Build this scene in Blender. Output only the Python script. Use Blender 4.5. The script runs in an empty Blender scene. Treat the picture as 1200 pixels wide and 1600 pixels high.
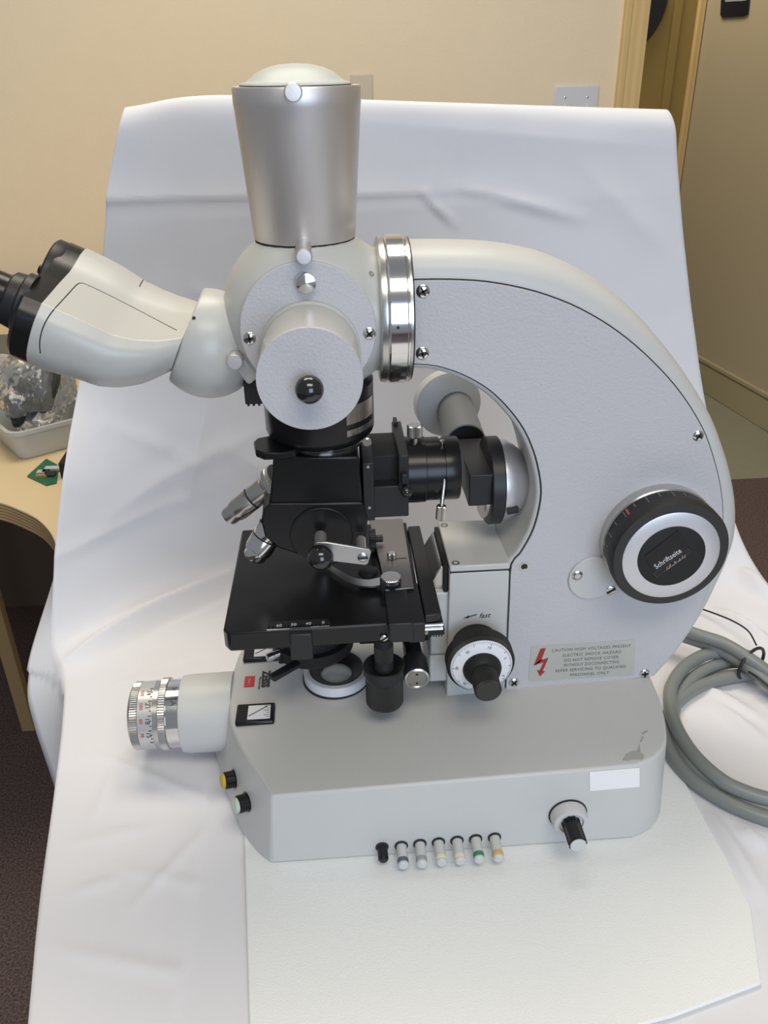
import bpy, bmesh, math, random
from mathutils import Vector, Matrix, Quaternion, noise
from mathutils.bvhtree import BVHTree
random.seed(7)
scene = bpy.context.scene
C = scene.collection
TZ = 0.744                      # height of the table cloth above the floor

# ------------------------------------------------------------------ camera
FPX = 1300.0
PITCH, ROLL, YAW = math.radians(28.3), math.radians(1.0), math.radians(3.6)
CAM = Vector((.0077, -.5585, .53))          # relative to the foot of the optical axis
_rz = Matrix.Rotation(-YAW, 3, 'Z')
FWD = _rz @ Vector((0, math.cos(PITCH), -math.sin(PITCH)))
_r0 = _rz @ Vector((1, 0, 0))
_u0 = _r0.cross(FWD)
RGT = math.cos(ROLL) * _r0 - math.sin(ROLL) * _u0
UPV = math.sin(ROLL) * _r0 + math.cos(ROLL) * _u0
cam_d = bpy.data.cameras.new('camera')
cam_d.sensor_fit = 'VERTICAL'; cam_d.sensor_height = 36; cam_d.lens = FPX / 1600 * 36
cam_d.clip_start = .02; cam_d.clip_end = 50
cam = bpy.data.objects.new('camera', cam_d); C.objects.link(cam)
cam.matrix_world = Matrix(((RGT.x, UPV.x, -FWD.x, CAM.x), (RGT.y, UPV.y, -FWD.y, CAM.y),
                           (RGT.z, UPV.z, -FWD.z, CAM.z + TZ), (0, 0, 0, 1)))
scene.camera = cam

# ------------------------------------------------------------------ light
w = bpy.data.worlds.new('room_light'); scene.world = w; w.use_nodes = True
w.node_tree.nodes['Background'].inputs[0].default_value = (.88, .94, 1.0, 1)
w.node_tree.nodes['Background'].inputs[1].default_value = .34
def area(name, loc, target, sx, sy, power, col):
    l = bpy.data.lights.new(name, 'AREA'); l.shape = 'RECTANGLE'; l.size = sx; l.size_y = sy
    l.energy = power; l.color = col
    o = bpy.data.objects.new(name, l); C.objects.link(o)
    o.location = Vector(loc) + Vector((0, 0, TZ))
    o.rotation_euler = (Vector(target) - Vector(loc)).to_track_quat('-Z', 'Y').to_euler()
    return o
area('ceiling_lamp', (-.10, .60, 1.72), (-.10, .60, 0), 1.2, .6, 30, (1, .90, .73))
area('ceiling_lamp', (.2, -1.1, 1.72), (.2, -1.1, 0), 1.2, .6, 26, (1, .93, .80))
area('window_daylight', (.55, -2.35, .75), (0, .2, .2), 1.2, 1.2, 37, (.64, .79, 1.0))
area('hall_fill', (1.0, 3.0, 1.72), (1.0, 3.0, 0), .6, .6, 30, (1, .90, .72))  # unseen fill light added to brighten the hall walls
vs = scene.view_settings
vs.view_transform = 'Standard'; vs.look = 'None'; vs.gamma = 1; vs.exposure = -.48
vs.use_curve_mapping = False

# ------------------------------------------------------------------ measuring helpers (metres, table frame)
def ray(px, py):
    return (FWD * FPX + RGT * (px - 600) - UPV * (py - 800)).normalized()
def A(px, py, Y):
    d = ray(px, py); return CAM + d * ((Y - CAM.y) / d.y)
def B(px, py, Z):
    d = ray(px, py); return CAM + d * ((Z - CAM.z) / d.z)
def AX(px, py, X):
    d = ray(px, py); return CAM + d * ((X - CAM.x) / d.x)
def pln(px, py, p0, n):
    d = ray(px, py); return CAM + d * ((Vector(p0) - CAM).dot(n) / d.dot(n))
def ztop(x): return .070 + .0275 * (x + .051)
def BT(px, py):
    z = .072
    for i in range(15):
        p = B(px, py, z); z = ztop(p.x)
    return p

# ------------------------------------------------------------------ materials
MATS = {}
def mat(name, col, rough=.5, metal=0, bump=0, bscale=300, var=0, vscale=8, spec=.5, trans=0, alpha=1, coat=0, detail=3, sss=0, emit=0):
    if name in MATS: return MATS[name]
    m = bpy.data.materials.new(name); m.use_nodes = True
    nt = m.node_tree; b = nt.nodes['Principled BSDF']
    b.inputs['Base Color'].default_value = (*col, 1)
    b.inputs['Roughness'].default_value = rough; b.inputs['Metallic'].default_value = metal
    b.inputs['Specular IOR Level'].default_value = spec
    b.inputs['Transmission Weight'].default_value = trans
    b.inputs['Alpha'].default_value = alpha
    b.inputs['Coat Weight'].default_value = coat
    if sss:
        b.inputs['Subsurface Weight'].default_value = sss; b.inputs['Subsurface Radius'].default_value = (.004, .004, .004)
    if emit:
        b.inputs['Emission Color'].default_value = (*col, 1); b.inputs['Emission Strength'].default_value = emit
    if bump or var:
        tc = nt.nodes.new('ShaderNodeTexCoord')
    if bump:
        n = nt.nodes.new('ShaderNodeTexNoise'); n.inputs['Scale'].default_value = bscale; n.inputs['Detail'].default_value = detail
        bp = nt.nodes.new('ShaderNodeBump'); bp.inputs['Strength'].default_value = bump; bp.inputs['Distance'].default_value = .001
        nt.links.new(tc.outputs['Object'], n.inputs['Vector']); nt.links.new(n.outputs['Fac'], bp.inputs['Height'])
        nt.links.new(bp.outputs['Normal'], b.inputs['Normal'])
    if var:
        n2 = nt.nodes.new('ShaderNodeTexNoise'); n2.inputs['Scale'].default_value = vscale; n2.inputs['Detail'].default_value = 4
        mx = nt.nodes.new('ShaderNodeMix'); mx.data_type = 'RGBA'
        mx.inputs[6].default_value = tuple(max(0, c * (1 - var)) for c in col) + (1,)
        mx.inputs[7].default_value = tuple(min(1, c * (1 + var)) for c in col) + (1,)
        nt.links.new(tc.outputs['Object'], n2.inputs['Vector']); nt.links.new(n2.outputs['Fac'], mx.inputs[0])
        nt.links.new(mx.outputs[2], b.inputs['Base Color'])
    MATS[name] = m
    return m
def mat_wave(name, c1, c2, scale, rough=.4, direction='X', distort=0, metal=0):
    if name in MATS: return MATS[name]
    m = bpy.data.materials.new(name); m.use_nodes = True; nt = m.node_tree; b = nt.nodes['Principled BSDF']
    b.inputs['Roughness'].default_value = rough; b.inputs['Metallic'].default_value = metal
    tc = nt.nodes.new('ShaderNodeTexCoord'); wv = nt.nodes.new('ShaderNodeTexWave')
    wv.bands_direction = direction; wv.inputs['Scale'].default_value = scale
    wv.inputs['Distortion'].default_value = distort; wv.inputs['Detail'].default_value = 3
    mx = nt.nodes.new('ShaderNodeMix'); mx.data_type = 'RGBA'
    mx.inputs[6].default_value = (*c1, 1); mx.inputs[7].default_value = (*c2, 1)
    nt.links.new(tc.outputs['Object'], wv.inputs['Vector']); nt.links.new(wv.outputs['Fac'], mx.inputs[0])
    nt.links.new(mx.outputs[2], b.inputs['Base Color'])
    MATS[name] = m
    return m
GREY = mat('grey_enamel', (.53, .53, .52), .42, bump=.10, bscale=420, var=.025, vscale=14)
PANEL = mat('panel_enamel', (.50, .49, .51), .50, bump=.38, bscale=520, var=.03, vscale=12)
HEADG = mat('head_enamel', (.49, .49, .468), .34, bump=.05, bscale=420)
SILVER = mat('satin_aluminium', (.70, .665, .645), .46, .85, bump=.04, bscale=600)
CHROME = mat('chrome', (.78, .78, .78), .12, 1)
STEEL = mat('brushed_steel', (.60, .59, .57), .26, 1)
BLACK = mat('black_lacquer', (.010, .010, .011), .26, spec=.32)
SATIN = mat('black_satin_metal', (.017, .017, .019), .42, spec=.38)
MATTE = mat('black_matte', (.016, .016, .016), .62, spec=.3)
RUBBER = mat('knurled_black', (.022, .021, .019), .55)
SEAM = mat('seam_shadow_line', (.02, .02, .02), .8)
WHITEP = mat('white_dial', (.74, .74, .78), .45)
PAPER = mat('white_sticker', (.80, .80, .80), .6)
RED = mat('red_print', (.55, .03, .03), .5)
INK = mat('black_print', (.03, .03, .03), .6)
GREYINK = mat('grey_print', (.07, .07, .07), .6)
WHITEINK = mat('white_print', (.65, .65, .65), .6)
BALL = mat('black_bakelite', (.014, .014, .015), .16, coat=.4)
GLASS = mat('lens_glass', (.85, .9, .9), .05, 0, trans=.6, spec=.6)

# ------------------------------------------------------------------ mesh helpers
def V(*a): return Vector(a)
def box(bm, x0, x1, y0, y1, z0, z1):
    r = bmesh.ops.create_cube(bm, size=1)
    for v in r['verts']:
        v.co = Vector((x0 + (v.co.x + .5) * (x1 - x0), y0 + (v.co.y + .5) * (y1 - y0), z0 + (v.co.z + .5) * (z1 - z0)))
    return r['verts']
def rings(bm, rs, cap0=True, cap1=True, close=True):
    vs_ = [[bm.verts.new(p) for p in r] for r in rs]
    n = len(rs[0])
    for a, b in zip(vs_, vs_[1:]):
        for i in range(n if close else n - 1):
            j = (i + 1) % n
            bm.faces.new((a[i], a[j], b[j], b[i]))
    if cap0: bm.faces.new(list(reversed(vs_[0])))
    if cap1: bm.faces.new(vs_[-1])
    return vs_
def frame(axis):
    ax = Vector(axis).normalized()
    t = Vector((0, 0, 1)) if abs(ax.z) < .9 else Vector((1, 0, 0))
    u = ax.cross(t).normalized(); v = ax.cross(u).normalized()
    return ax, u, v
def lathe(bm, o, axis, prof, seg=48, cap0=True, cap1=True):
    """prof: list of (radius, distance along the axis)"""
    ax, u, v = frame(axis); o = Vector(o)
    rs = []; pole0 = prof[0][0] < 1e-5; pole1 = prof[-1][0] < 1e-5
    for r, h in prof[(1 if pole0 else 0):(-1 if pole1 else None)]:
        rs.append([o + ax * h + (u * math.cos(2 * math.pi * i / seg) + v * math.sin(2 * math.pi * i / seg)) * r for i in range(seg)])
    vs_ = rings(bm, rs, cap0 and not pole0, cap1 and not pole1)
    for pole, ring, hh in ((pole0, vs_[0], prof[0][1]), (pole1, vs_[-1], prof[-1][1])):
        if pole:
            pv_ = bm.verts.new(o + ax * hh)
            for i in range(seg): bm.faces.new((ring[i], ring[(i + 1) % seg], pv_))
def knurl(bm, o, axis, r, h0, h1, n=72, depth=.0006, bev=.0006):
    ax, u, v = frame(axis); o = Vector(o); seg = n * 2; rs = []
    for h, k in ((h0, bev), (h0 + bev, 0), (h1 - bev, 0), (h1, bev)):
        rs.append([o + ax * h + (u * math.cos(2 * math.pi * i / seg) + v * math.sin(2 * math.pi * i / seg)) * (r - k - (depth if i % 2 else 0)) for i in range(seg)])
    rings(bm, rs)
def ball(bm, o, r, seg=28, n=16):
    lathe(bm, o, (0, 0, 1), [(r * math.sin(math.pi * i / n), -r * math.cos(math.pi * i / n)) for i in range(n + 1)], seg)
def prism(bm, pts, y0, y1):
    a = [bm.verts.new((p[0], y0, p[1])) for p in pts]; b = [bm.verts.new((p[0], y1, p[1])) for p in pts]
    n = len(pts)
    bm.faces.new(a); bm.faces.new(list(reversed(b)))
    for i in range(n):
        j = (i + 1) % n; bm.faces.new((a[j], a[i], b[i], b[j]))
def prismz(bm, pts, z0, z1):
    a = [bm.verts.new((p[0], p[1], z0)) for p in pts]; b = [bm.verts.new((p[0], p[1], z1)) for p in pts]
    n = len(pts)
    bm.faces.new(list(reversed(a))); bm.faces.new(b)
    for i in range(n):
        j = (i + 1) % n; bm.faces.new((a[i], a[j], b[j], b[i]))
def quadslab(bm, q, nrm, th):
    """q: list of 3D points (a flat outline) raised by th along nrm"""
    nrm = Vector(nrm).normalized()
    rings(bm, [[Vector(p) for p in q], [Vector(p) + nrm * th for p in q]])
def catmull(pts, n):
    P = [Vector(p) for p in pts]; out = []
    P = [P[0] * 2 - P[1]] + P + [P[-1] * 2 - P[-2]]
    for i in range(1, len(P) - 2):
        for k in range(n):
            t = k / n; a, b, c, d = P[i - 1:i + 3]
            out.append(.5 * (2 * b + (c - a) * t + (2 * a - 5 * b + 4 * c - d) * t * t + (3 * b - a - 3 * c + d) * t ** 3))
    out.append(P[-2].copy()); return out
def resample(pts, n):
    L = [0]
    for a, b in zip(pts, pts[1:]): L.append(L[-1] + (b - a).length)
    out = []; j = 0
    for i in range(n):
        s = L[-1] * i / (n - 1)
        while j < len(pts) - 2 and L[j + 1] < s: j += 1
        t = (s - L[j]) / max(1e-9, L[j + 1] - L[j]); out.append(pts[j].lerp(pts[j + 1], min(1, max(0, t))))
    return out
def tube(bm, path, r, seg=10, cap=True):
    path = [Vector(p) for p in path]; rs = []; u = None
    for i, p in enumerate(path):
        t = (path[min(i + 1, len(path) - 1)] - path[max(i - 1, 0)]).normalized()
        if u is None: _, u, _v = frame(t)
        u = (u - t * u.dot(t)).normalized(); v = t.cross(u)
        rr = r(i / (len(path) - 1)) if callable(r) else r
        rs.append([p + (u * math.cos(2 * math.pi * k / seg) + v * math.sin(2 * math.pi * k / seg)) * rr for k in range(seg)])
    rings(bm, rs, cap, cap)
def bar(bm, p, q, wdt, hgt, up=(0, 0, 1)):
    p, q = Vector(p), Vector(q); ax = (q - p).normalized(); s = ax.cross(Vector(up)).normalized(); t = s.cross(ax)
    o = [(-1, -1), (1, -1), (1, 1), (-1, 1)]
    rings(bm, [[c + s * a * wdt / 2 + t * b * hgt / 2 for a, b in o] for c in (p, q)])
ORG = {}
def fin(name, bm, m, parent=None, bevel=0, smooth=35, seg=2, sub=0):
    """one bmesh -> one mesh object; top-level objects get their origin at the middle of their base"""
    bmesh.ops.recalc_face_normals(bm, faces=bm.faces)
    me = bpy.data.meshes.new(name)
    if parent is None:
        xs = [v.co.x for v in bm.verts]; ys = [v.co.y for v in bm.verts]; zs = [v.co.z for v in bm.verts]
        o0 = Vector(((min(xs) + max(xs)) / 2, (min(ys) + max(ys)) / 2, min(zs)))
    else: o0 = ORG[parent.name]
    bmesh.ops.translate(bm, verts=bm.verts, vec=-o0)
    bm.to_mesh(me); bm.free()
    for mm in (m if isinstance(m, (list, tuple)) else [m]): me.materials.append(mm)
    if smooth:
        me.shade_smooth(); me.set_sharp_from_angle(angle=math.radians(smooth))
    o = bpy.data.objects.new(name, me); C.objects.link(o); ORG[o.name] = o0
    if parent is not None: o.parent = parent
    else: o.location = o0 + Vector((0, 0, TZ))
    if bevel:
        b = o.modifiers.new('bevel', 'BEVEL'); b.width = bevel; b.segments = seg; b.limit_method = 'ANGLE'; b.angle_limit = math.radians(35)
        b.harden_normals = False
    if sub:
        s = o.modifiers.new('sub', 'SUBSURF'); s.levels = sub; s.render_levels = sub
    return o
def thing(name, label, cat, loc, group=None):
    o = bpy.data.objects.new(name, None); C.objects.link(o); o.empty_display_size = .05
    ORG[o.name] = Vector(loc); o.location = Vector(loc) + Vector((0, 0, TZ))
    o['label'] = label; o['category'] = cat
    if group: o['group'] = group
    return o
def tag(o, label, cat, group=None):
    o['label'] = label; o['category'] = cat
    if group: o['group'] = group
    return o
def struct(o, label=None):
    o['kind'] = 'structure'
    if label: o['label'] = label
    return o
def P_(name, parent, m, bevel=0, smooth=35, seg=2, sub=0):
    """decorator-free helper: returns (bm, done) pair"""
    bm = bmesh.new()
    return bm, lambda: fin(name, bm, m, parent, bevel, smooth, seg, sub)
def lathe_part(name, parent, m, o, axis, prof, seg=48, bevel=0, smooth=35):
    bm = bmesh.new(); lathe(bm, o, axis, prof, seg); return fin(name, bm, m, parent, bevel, smooth)
def box_part(name, parent, m, d, bevel=.0008):
    bm = bmesh.new(); box(bm, *d); return fin(name, bm, m, parent, bevel)
def text_bm(s, size, align='CENTER', bold=0, space=1.0, extr=.0001, shear=0):
    cu = bpy.data.curves.new('t', 'FONT'); cu.body = s; cu.size = size; cu.align_x = align; cu.align_y = 'CENTER'
    cu.extrude = extr; cu.offset = bold; cu.space_character = space; cu.resolution_u = 2; cu.shear = shear
    o = bpy.data.objects.new('t', cu); C.objects.link(o)
    dg = bpy.context.evaluated_depsgraph_get(); me = o.evaluated_get(dg).to_mesh()
    bm = bmesh.new(); bm.from_mesh(me); o.evaluated_get(dg).to_mesh_clear()
    bpy.data.objects.remove(o); bpy.data.curves.remove(cu)
    return bm
def lay(bm, o, xdir, ydir):
    """place flat text (xy) in space: x along xdir, y along ydir"""
    x = Vector(xdir).normalized(); y = Vector(ydir); y = (y - x * y.dot(x)).normalized(); z = x.cross(y); o = Vector(o)
    for v in bm.verts: v.co = o + x * v.co.x + y * v.co.y + z * v.co.z
    return bm
def screw(parent, p, nrm, r=.0042, kind='cross', name='screw', m=None, dome=.3):
    nrm = Vector(nrm).normalized(); p = Vector(p)
    bm = bmesh.new()
    lathe(bm, p - nrm * .001, nrm, [(r, 0), (r, .0012), (r * .85, .0012 + r * dome * .45), (r * .5, .0012 + r * dome * .75), (0, .0012 + r * dome * .85)], 24)
    s = fin(name, bm, m or CHROME, parent)
    ax, u, v = frame(nrm); a = random.random() * 1.5
    d1 = u * math.cos(a) + v * math.sin(a); d2 = ax.cross(d1)
    bm = bmesh.new(); h = .0012 + r * dome * .75 - .0008
    for d in ((d1, d2) if kind == 'cross' else (d1,)):
        L = r * (.66 if kind == 'cross' else .92)
        bar(bm, p + ax * h - d * L, p + ax * h + d * L, r * .28, .0012, ax)
    if s.parent and s.parent.parent is None: fin('drive_slot', bm, SEAM, s)
    else: bm.free()
    return s

# ================================================================== THE SETTING
WALLM = mat('beige_wall_paint', (.88, .75, .555), .85, bump=.5, bscale=170, var=.02, vscale=20)
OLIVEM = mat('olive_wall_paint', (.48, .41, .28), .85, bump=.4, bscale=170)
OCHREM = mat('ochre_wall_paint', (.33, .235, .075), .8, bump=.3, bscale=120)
TRIMM = mat_wave('honey_wood_trim', (.70, .49, .21), (.77, .56, .26), 14, .45, 'X', 1.5)
BASEM = mat('painted_baseboard', (.42, .37, .24), .5)
def carpet_mat():
    m = bpy.data.materials.new('brown_carpet'); m.use_nodes = True; nt = m.node_tree; b = nt.nodes['Principled BSDF']
    b.inputs['Roughness'].default_value = .95; b.inputs['Specular IOR Level'].default_value = .1
    tc = nt.nodes.new('ShaderNodeTexCoord'); n = nt.nodes.new('ShaderNodeTexNoise'); n.inputs['Scale'].default_value = 260; n.inputs['Detail'].default_value = 6
    cr = nt.nodes.new('ShaderNodeValToRGB'); cr.color_ramp.elements[0].position = .35; cr.color_ramp.elements[1].position = .68
    cr.color_ramp.elements[0].color = (.070, .050, .047, 1); cr.color_ramp.elements[1].color = (.20, .145, .137, 1)
    nt.links.new(tc.outputs['Object'], n.inputs['Vector']); nt.links.new(n.outputs['Fac'], cr.inputs[0]); nt.links.new(cr.outputs[0], b.inputs['Base Color'])
    bp = nt.nodes.new('ShaderNodeBump'); bp.inputs['Distance'].default_value = .004; bp.inputs['Strength'].default_value = .6
    nt.links.new(n.outputs['Fac'], bp.inputs['Height']); nt.links.new(bp.outputs['Normal'], b.inputs['Normal'])
    return m
CARPET = carpet_mat()
LINO = mat('olive_linoleum', (.27, .26, .19), .45, var=.08, vscale=30)
FZ = -TZ
YW = 1.86                                     # face of the wall behind the table
bm = bmesh.new(); box(bm, -2.6, 3.4, -3.0, YW + .06, FZ - .05, FZ); struct(fin('floor', bm, CARPET))
bm = bmesh.new(); box(bm, .6, 1.95, YW + .06, 4.6, FZ - .05, FZ); struct(fin('floor_hall', bm, LINO))
xd = A(1003, 100, YW).x                        # opening starts right of the trim
xt = A(968, 100, YW).x
bm = bmesh.new(); box(bm, -2.6, xd - .012, YW, YW + .12, FZ, FZ + 2.5); struct(fin('wall_back', bm, WALLM))
# casing of the opening: a board with a raised back band, standing a little proud of the wall
bm = bmesh.new(); box(bm, xt, xd, YW - .016, YW + .13, FZ, FZ + 2.1); box(bm, xt - .004, xt + .012, YW - .022, YW, FZ, FZ + 2.1)
struct(fin('trim_1', bm, TRIMM, bevel=.002))
# hallway: right wall, end wall, baseboard
pa = B(1200, 672, FZ); pb = B(1102, 612, FZ); dr = (pb - pa).normalized()
def hall(s, off=0, z=0):                       # point along the right hall wall
    n = Vector((-dr.y, dr.x, 0))
    return pa + dr * s + n * off + Vector((0, 0, z))
nW = Vector((-dr.y, dr.x, 0))                  # points into the hall
def along_wall(name, s0, s1, o0, o1, z0, z1, m, bevel=0):
    bm = bmesh.new()
    q = [hall(s0, o0), hall(s1, o0), hall(s1, o1), hall(s0, o1)]
    prismz(bm, [(p.x, p.y) for p in q], FZ + z0, FZ + z1)
    return fin(name, bm, m, bevel=bevel)
# where the far corner strip crosses the wall plane
pc = pln(1082, 140, pa, nW); sc = (pc - pa).dot(dr)
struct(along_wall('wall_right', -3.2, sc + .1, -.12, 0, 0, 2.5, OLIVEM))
bb = struct(along_wall('baseboard_right', -3.2, sc, .0005, .015, 0, .115, BASEM, .003))
bm = bmesh.new()
for z0, z1, t in ((.115, .122, .011), (.122, .138, .018)):
    q = [hall(-3.2, .0005), hall(sc, .0005), hall(sc, t), hall(-3.2, t)]; prismz(bm, [(p.x, p.y) for p in q], FZ + z0, FZ + z1)
struct(fin('trim_2', bm, BASEM, bevel=.002))
pe = hall(sc)
bm = bmesh.new(); q = [hall(sc, .0), hall(sc, 2.2), hall(sc + .1, 2.2), hall(sc + .1, 0)]
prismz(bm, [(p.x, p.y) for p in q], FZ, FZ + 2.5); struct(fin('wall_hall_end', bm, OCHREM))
bm = bmesh.new(); q = [hall(sc - .02, .004), hall(sc - .02, .032), hall(sc, .032), hall(sc, .004)]
prismz(bm, [(p.x, p.y) for p in q], FZ, FZ + 2.5); struct(fin('trim_3', bm, TRIMM, bevel=.002))
bm = bmesh.new(); q = [hall(sc - .012, .10), hall(sc - .012, .135), hall(sc, .135), hall(sc, .10)]
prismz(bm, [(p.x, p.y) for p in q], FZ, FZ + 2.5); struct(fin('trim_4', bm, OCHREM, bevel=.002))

# dark round disc hanging on the end wall of the hall, cut off by the door casing
nE = -dr
pcl = pln(962, -8, pe, nE)
NAVY = mat('navy_plastic', (.010, .012, .022), .35)
t = thing('wall_clock', 'dark round clock hanging on the ochre hallway wall behind the door casing', 'clock', pcl)
lathe_part('case', t, NAVY, pcl, nE, [(.215, 0), (.215, .02), (.205, .028), (.18, .028)], 48)
lathe_part('face', t, mat('dark_face', (.02, .022, .03), .3), pcl, nE, [(.18, .002), (.18, .024)], 48)

# sign on the right wall
q0 = [pln(x, y, pa + nW * .001, nW) for x, y in ((1130, -30), (1176, -32), (1170, 22), (1163, 26), (1131, 28), (1127, 24))]
t = thing('wall_sign', 'small dark blue sign mounted high on the olive hallway wall', 'sign', q0[4])
bm = bmesh.new(); quadslab(bm, q0, nW, .006); fin('plate', bm, NAVY, t, .002)
bm = bmesh.new(); quadslab(bm, [pln(x, y, pa + nW * .0075, nW) for x, y in ((1135, -12), (1168, -14), (1166, 1), (1133, 3))], nW, .0004); fin('printed_strip', bm, mat('pale_print', (.35, .42, .40), .5), t)

# switch plate on the back wall
CREAM = mat('cream_plastic', (.66, .58, .46), .4)
def wallplate(x0, y0, x1, y1, label, cat, name, toggles):
    a, b = A(x0, y0, YW), A(x1, y1, YW); b.x = A(x1, y0, YW).x
    z1, z0 = a.z, a.z - .115
    t = thing(name, label, cat, ((a.x + b.x) / 2, YW, z0))
    bm = bmesh.new(); box(bm, a.x, b.x, YW - .006, YW - .0002, z0, z1); fin('plate', bm, mat('white_plastic', (.70, .71, .76), .35) if toggles else CREAM, t, .003)
    for k in range(toggles):
        x = a.x + (b.x - a.x) * (k + .5) / toggles
        bm = bmesh.new(); box(bm, x - .005, x + .005, YW - .008, YW - .006, (z0 + z1) / 2 - .012, (z0 + z1) / 2 + .012)
        bar(bm, (x, YW - .006, (z0 + z1) / 2), (x, YW - .016, (z0 + z1) / 2 + .006), .008, .006); fin('toggle', bm, MATS['white_plastic'], t, .001)
        for dz in (.030, -.030):
            bm = bmesh.new(); lathe(bm, (x, YW - .0058, (z0 + z1) / 2 + dz), (0, -1, 0), [(.003, 0), (.003, .0008), (.001, .0012)], 12); fin('screw', bm, STEEL, t)
wallplate(866, 134, 936, 165, 'white double light switch plate on the beige wall beside the door casing', 'light switch', 'light_switch', 2)
wallplate(547, 116, 582, 145, 'cream blank wall plate partly hidden behind the silver tube', 'wall plate', 'wall_plate', 0)

# ------------------------------------------------------------------ desk behind on the left
PLY = mat_wave('plywood_edge', (.30, .17, .07), (.62, .43, .22), 62, .5, 'Z', .3)
DESKM = mat('maple_laminate', (.66, .52, .31), .42, var=.05, vscale=10)
zd = 0.0
t = thing('desk', 'pale maple desk with rounded plywood front edge behind the white cloth', 'desk', (-.9, 1.1, FZ))
edge = [B(px, py, zd) for px, py in ((-260, 770), (-120, 772), (-40, 778), (0, 785), (30, 796), (60, 812), (82, 838), (92, 875))]
curve = [Vector((p.x, p.y)) for p in catmull(edge, 6)]
outl = [(p.x, p.y) for p in curve] + [(curve[-1].x + .005, .60), (-.20, .75), (-.20, 1.80), (-1.75, 1.80), (-1.75, curve[0].y)]
bm = bmesh.new(); prismz(bm, outl, zd - .004, zd); fin('desk_top', bm, DESKM, t, .0012)
bm = bmesh.new(); prismz(bm, outl, zd - .030, zd - .004); fin('plywood_core', bm, PLY, t)
f0 = B(47, 1137, FZ)
LEGM = mat('desk_leg_wood', (.36, .25, .12), .55)
for dx, dy in ((0, 0), (-.85, .0), (-.85, .78), (.42, .78)):
    bm = bmesh.new(); box(bm, f0.x + dx - .014, f0.x + dx + .014, f0.y + dy - .012, f0.y + dy + .012, FZ, zd - .03)
    fin('leg', bm, LEGM, t, .002)

bm = bmesh.new(); box(bm, -1.55, -.25, f0.y + .30, f0.y + .318, FZ + .12, zd - .03); fin('modesty_panel', bm, mat('dark_panel_wood', (.10, .07, .045), .6), t, .002)
# translucent tub with a plastic bag of cables
TUB = mat('milky_plastic', (.62, .62, .60), .35, trans=.25)
tb = B(36, 718, zd + .001)
t = thing('storage_tub', 'milky translucent plastic tub on the desk behind the cloth', 'tub', tb)
bm = bmesh.new()
def rrect(cx, cy, hx, hy, r, z, n=5, rot=.62):
    out = []
    for sx, sy, a0 in ((1, 1, 0), (-1, 1, 90), (-1, -1, 180), (1, -1, 270)):
        for k in range(n):
            a = math.radians(a0 + 90 * k / (n - 1)); x = sx * (hx - r) + r * math.cos(a); y = sy * (hy - r) + r * math.sin(a)
            out.append(Vector((cx + x * math.cos(rot) - y * math.sin(rot), cy + x * math.sin(rot) + y * math.cos(rot), z)))
    return out
cx, cy = tb.x + .012, tb.y + .078
z0 = zd + .001
rings(bm, [rrect(cx, cy, .058, .058, .018, z0), rrect(cx, cy, .066, .066, .02, z0 + .040), rrect(cx, cy, .070, .070, .022, z0 + .042), rrect(cx, cy, .070, .070, .022, z0 + .048),
           rrect(cx, cy, .064, .064, .02, z0 + .048), rrect(cx, cy, .056, .056, .018, z0 + .003)])
fin('tub_body', bm, TUB, t)
def bagmat():
    return mat('crinkled_polythene', (.75, .76, .76), .12, trans=.85, spec=.6)
bag = thing('plastic_bag', 'clear crinkled plastic bag of dark coiled cables bulging from the tub', 'bag', (cx, cy, z0 + .02))
bm = bmesh.new(); bmesh.ops.create_icosphere(bm, subdivisions=5, radius=1)
for v in bm.verts:
    n = v.co.copy(); d = 1 + .16 * noise.noise(n * 2.1) + .09 * abs(noise.noise(n * 5.5)) + .05 * abs(noise.noise(n * 12))
    rr0 = .058 if n.z > -.2 else .046
    v.co = Vector((cx + n.x * rr0 * d, cy + n.y * rr0 * d, z0 + .078 + n.z * .070 * d))
    if v.co.z < z0 + .012: v.co.z = z0 + .012
fin('film', bm, bagmat(), bag, smooth=25)
for k in range(3):
    bm = bmesh.new(); path = []
    for i in range(60):
        a = i / 60 * 2 * math.pi * 2.5 + k; rr = .033 + .007 * math.sin(a * .4 + k)
        path.append((cx + .022 * (k - .6) + rr * .45 * math.cos(a), cy - .02 + rr * math.sin(a) * .6, z0 + .075 + .010 * k + rr * .9 * math.sin(a + .8) * .9))
    tube(bm, path, .0055, 8); fin('coiled_cable', bm, mat('dark_cable%d' % (k % 2), ((.02, .025, .022), (.04, .06, .09))[k % 2], .5), bag)
bm = bmesh.new(); q = [A(x, y, cy + .02) for x, y in ((18, 580), (80, 573), (83, 604), (20, 610))]; quadslab(bm, q, (0, -1, 0), .0006)
fin('paper_slip', bm, PAPER, bag)
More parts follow.
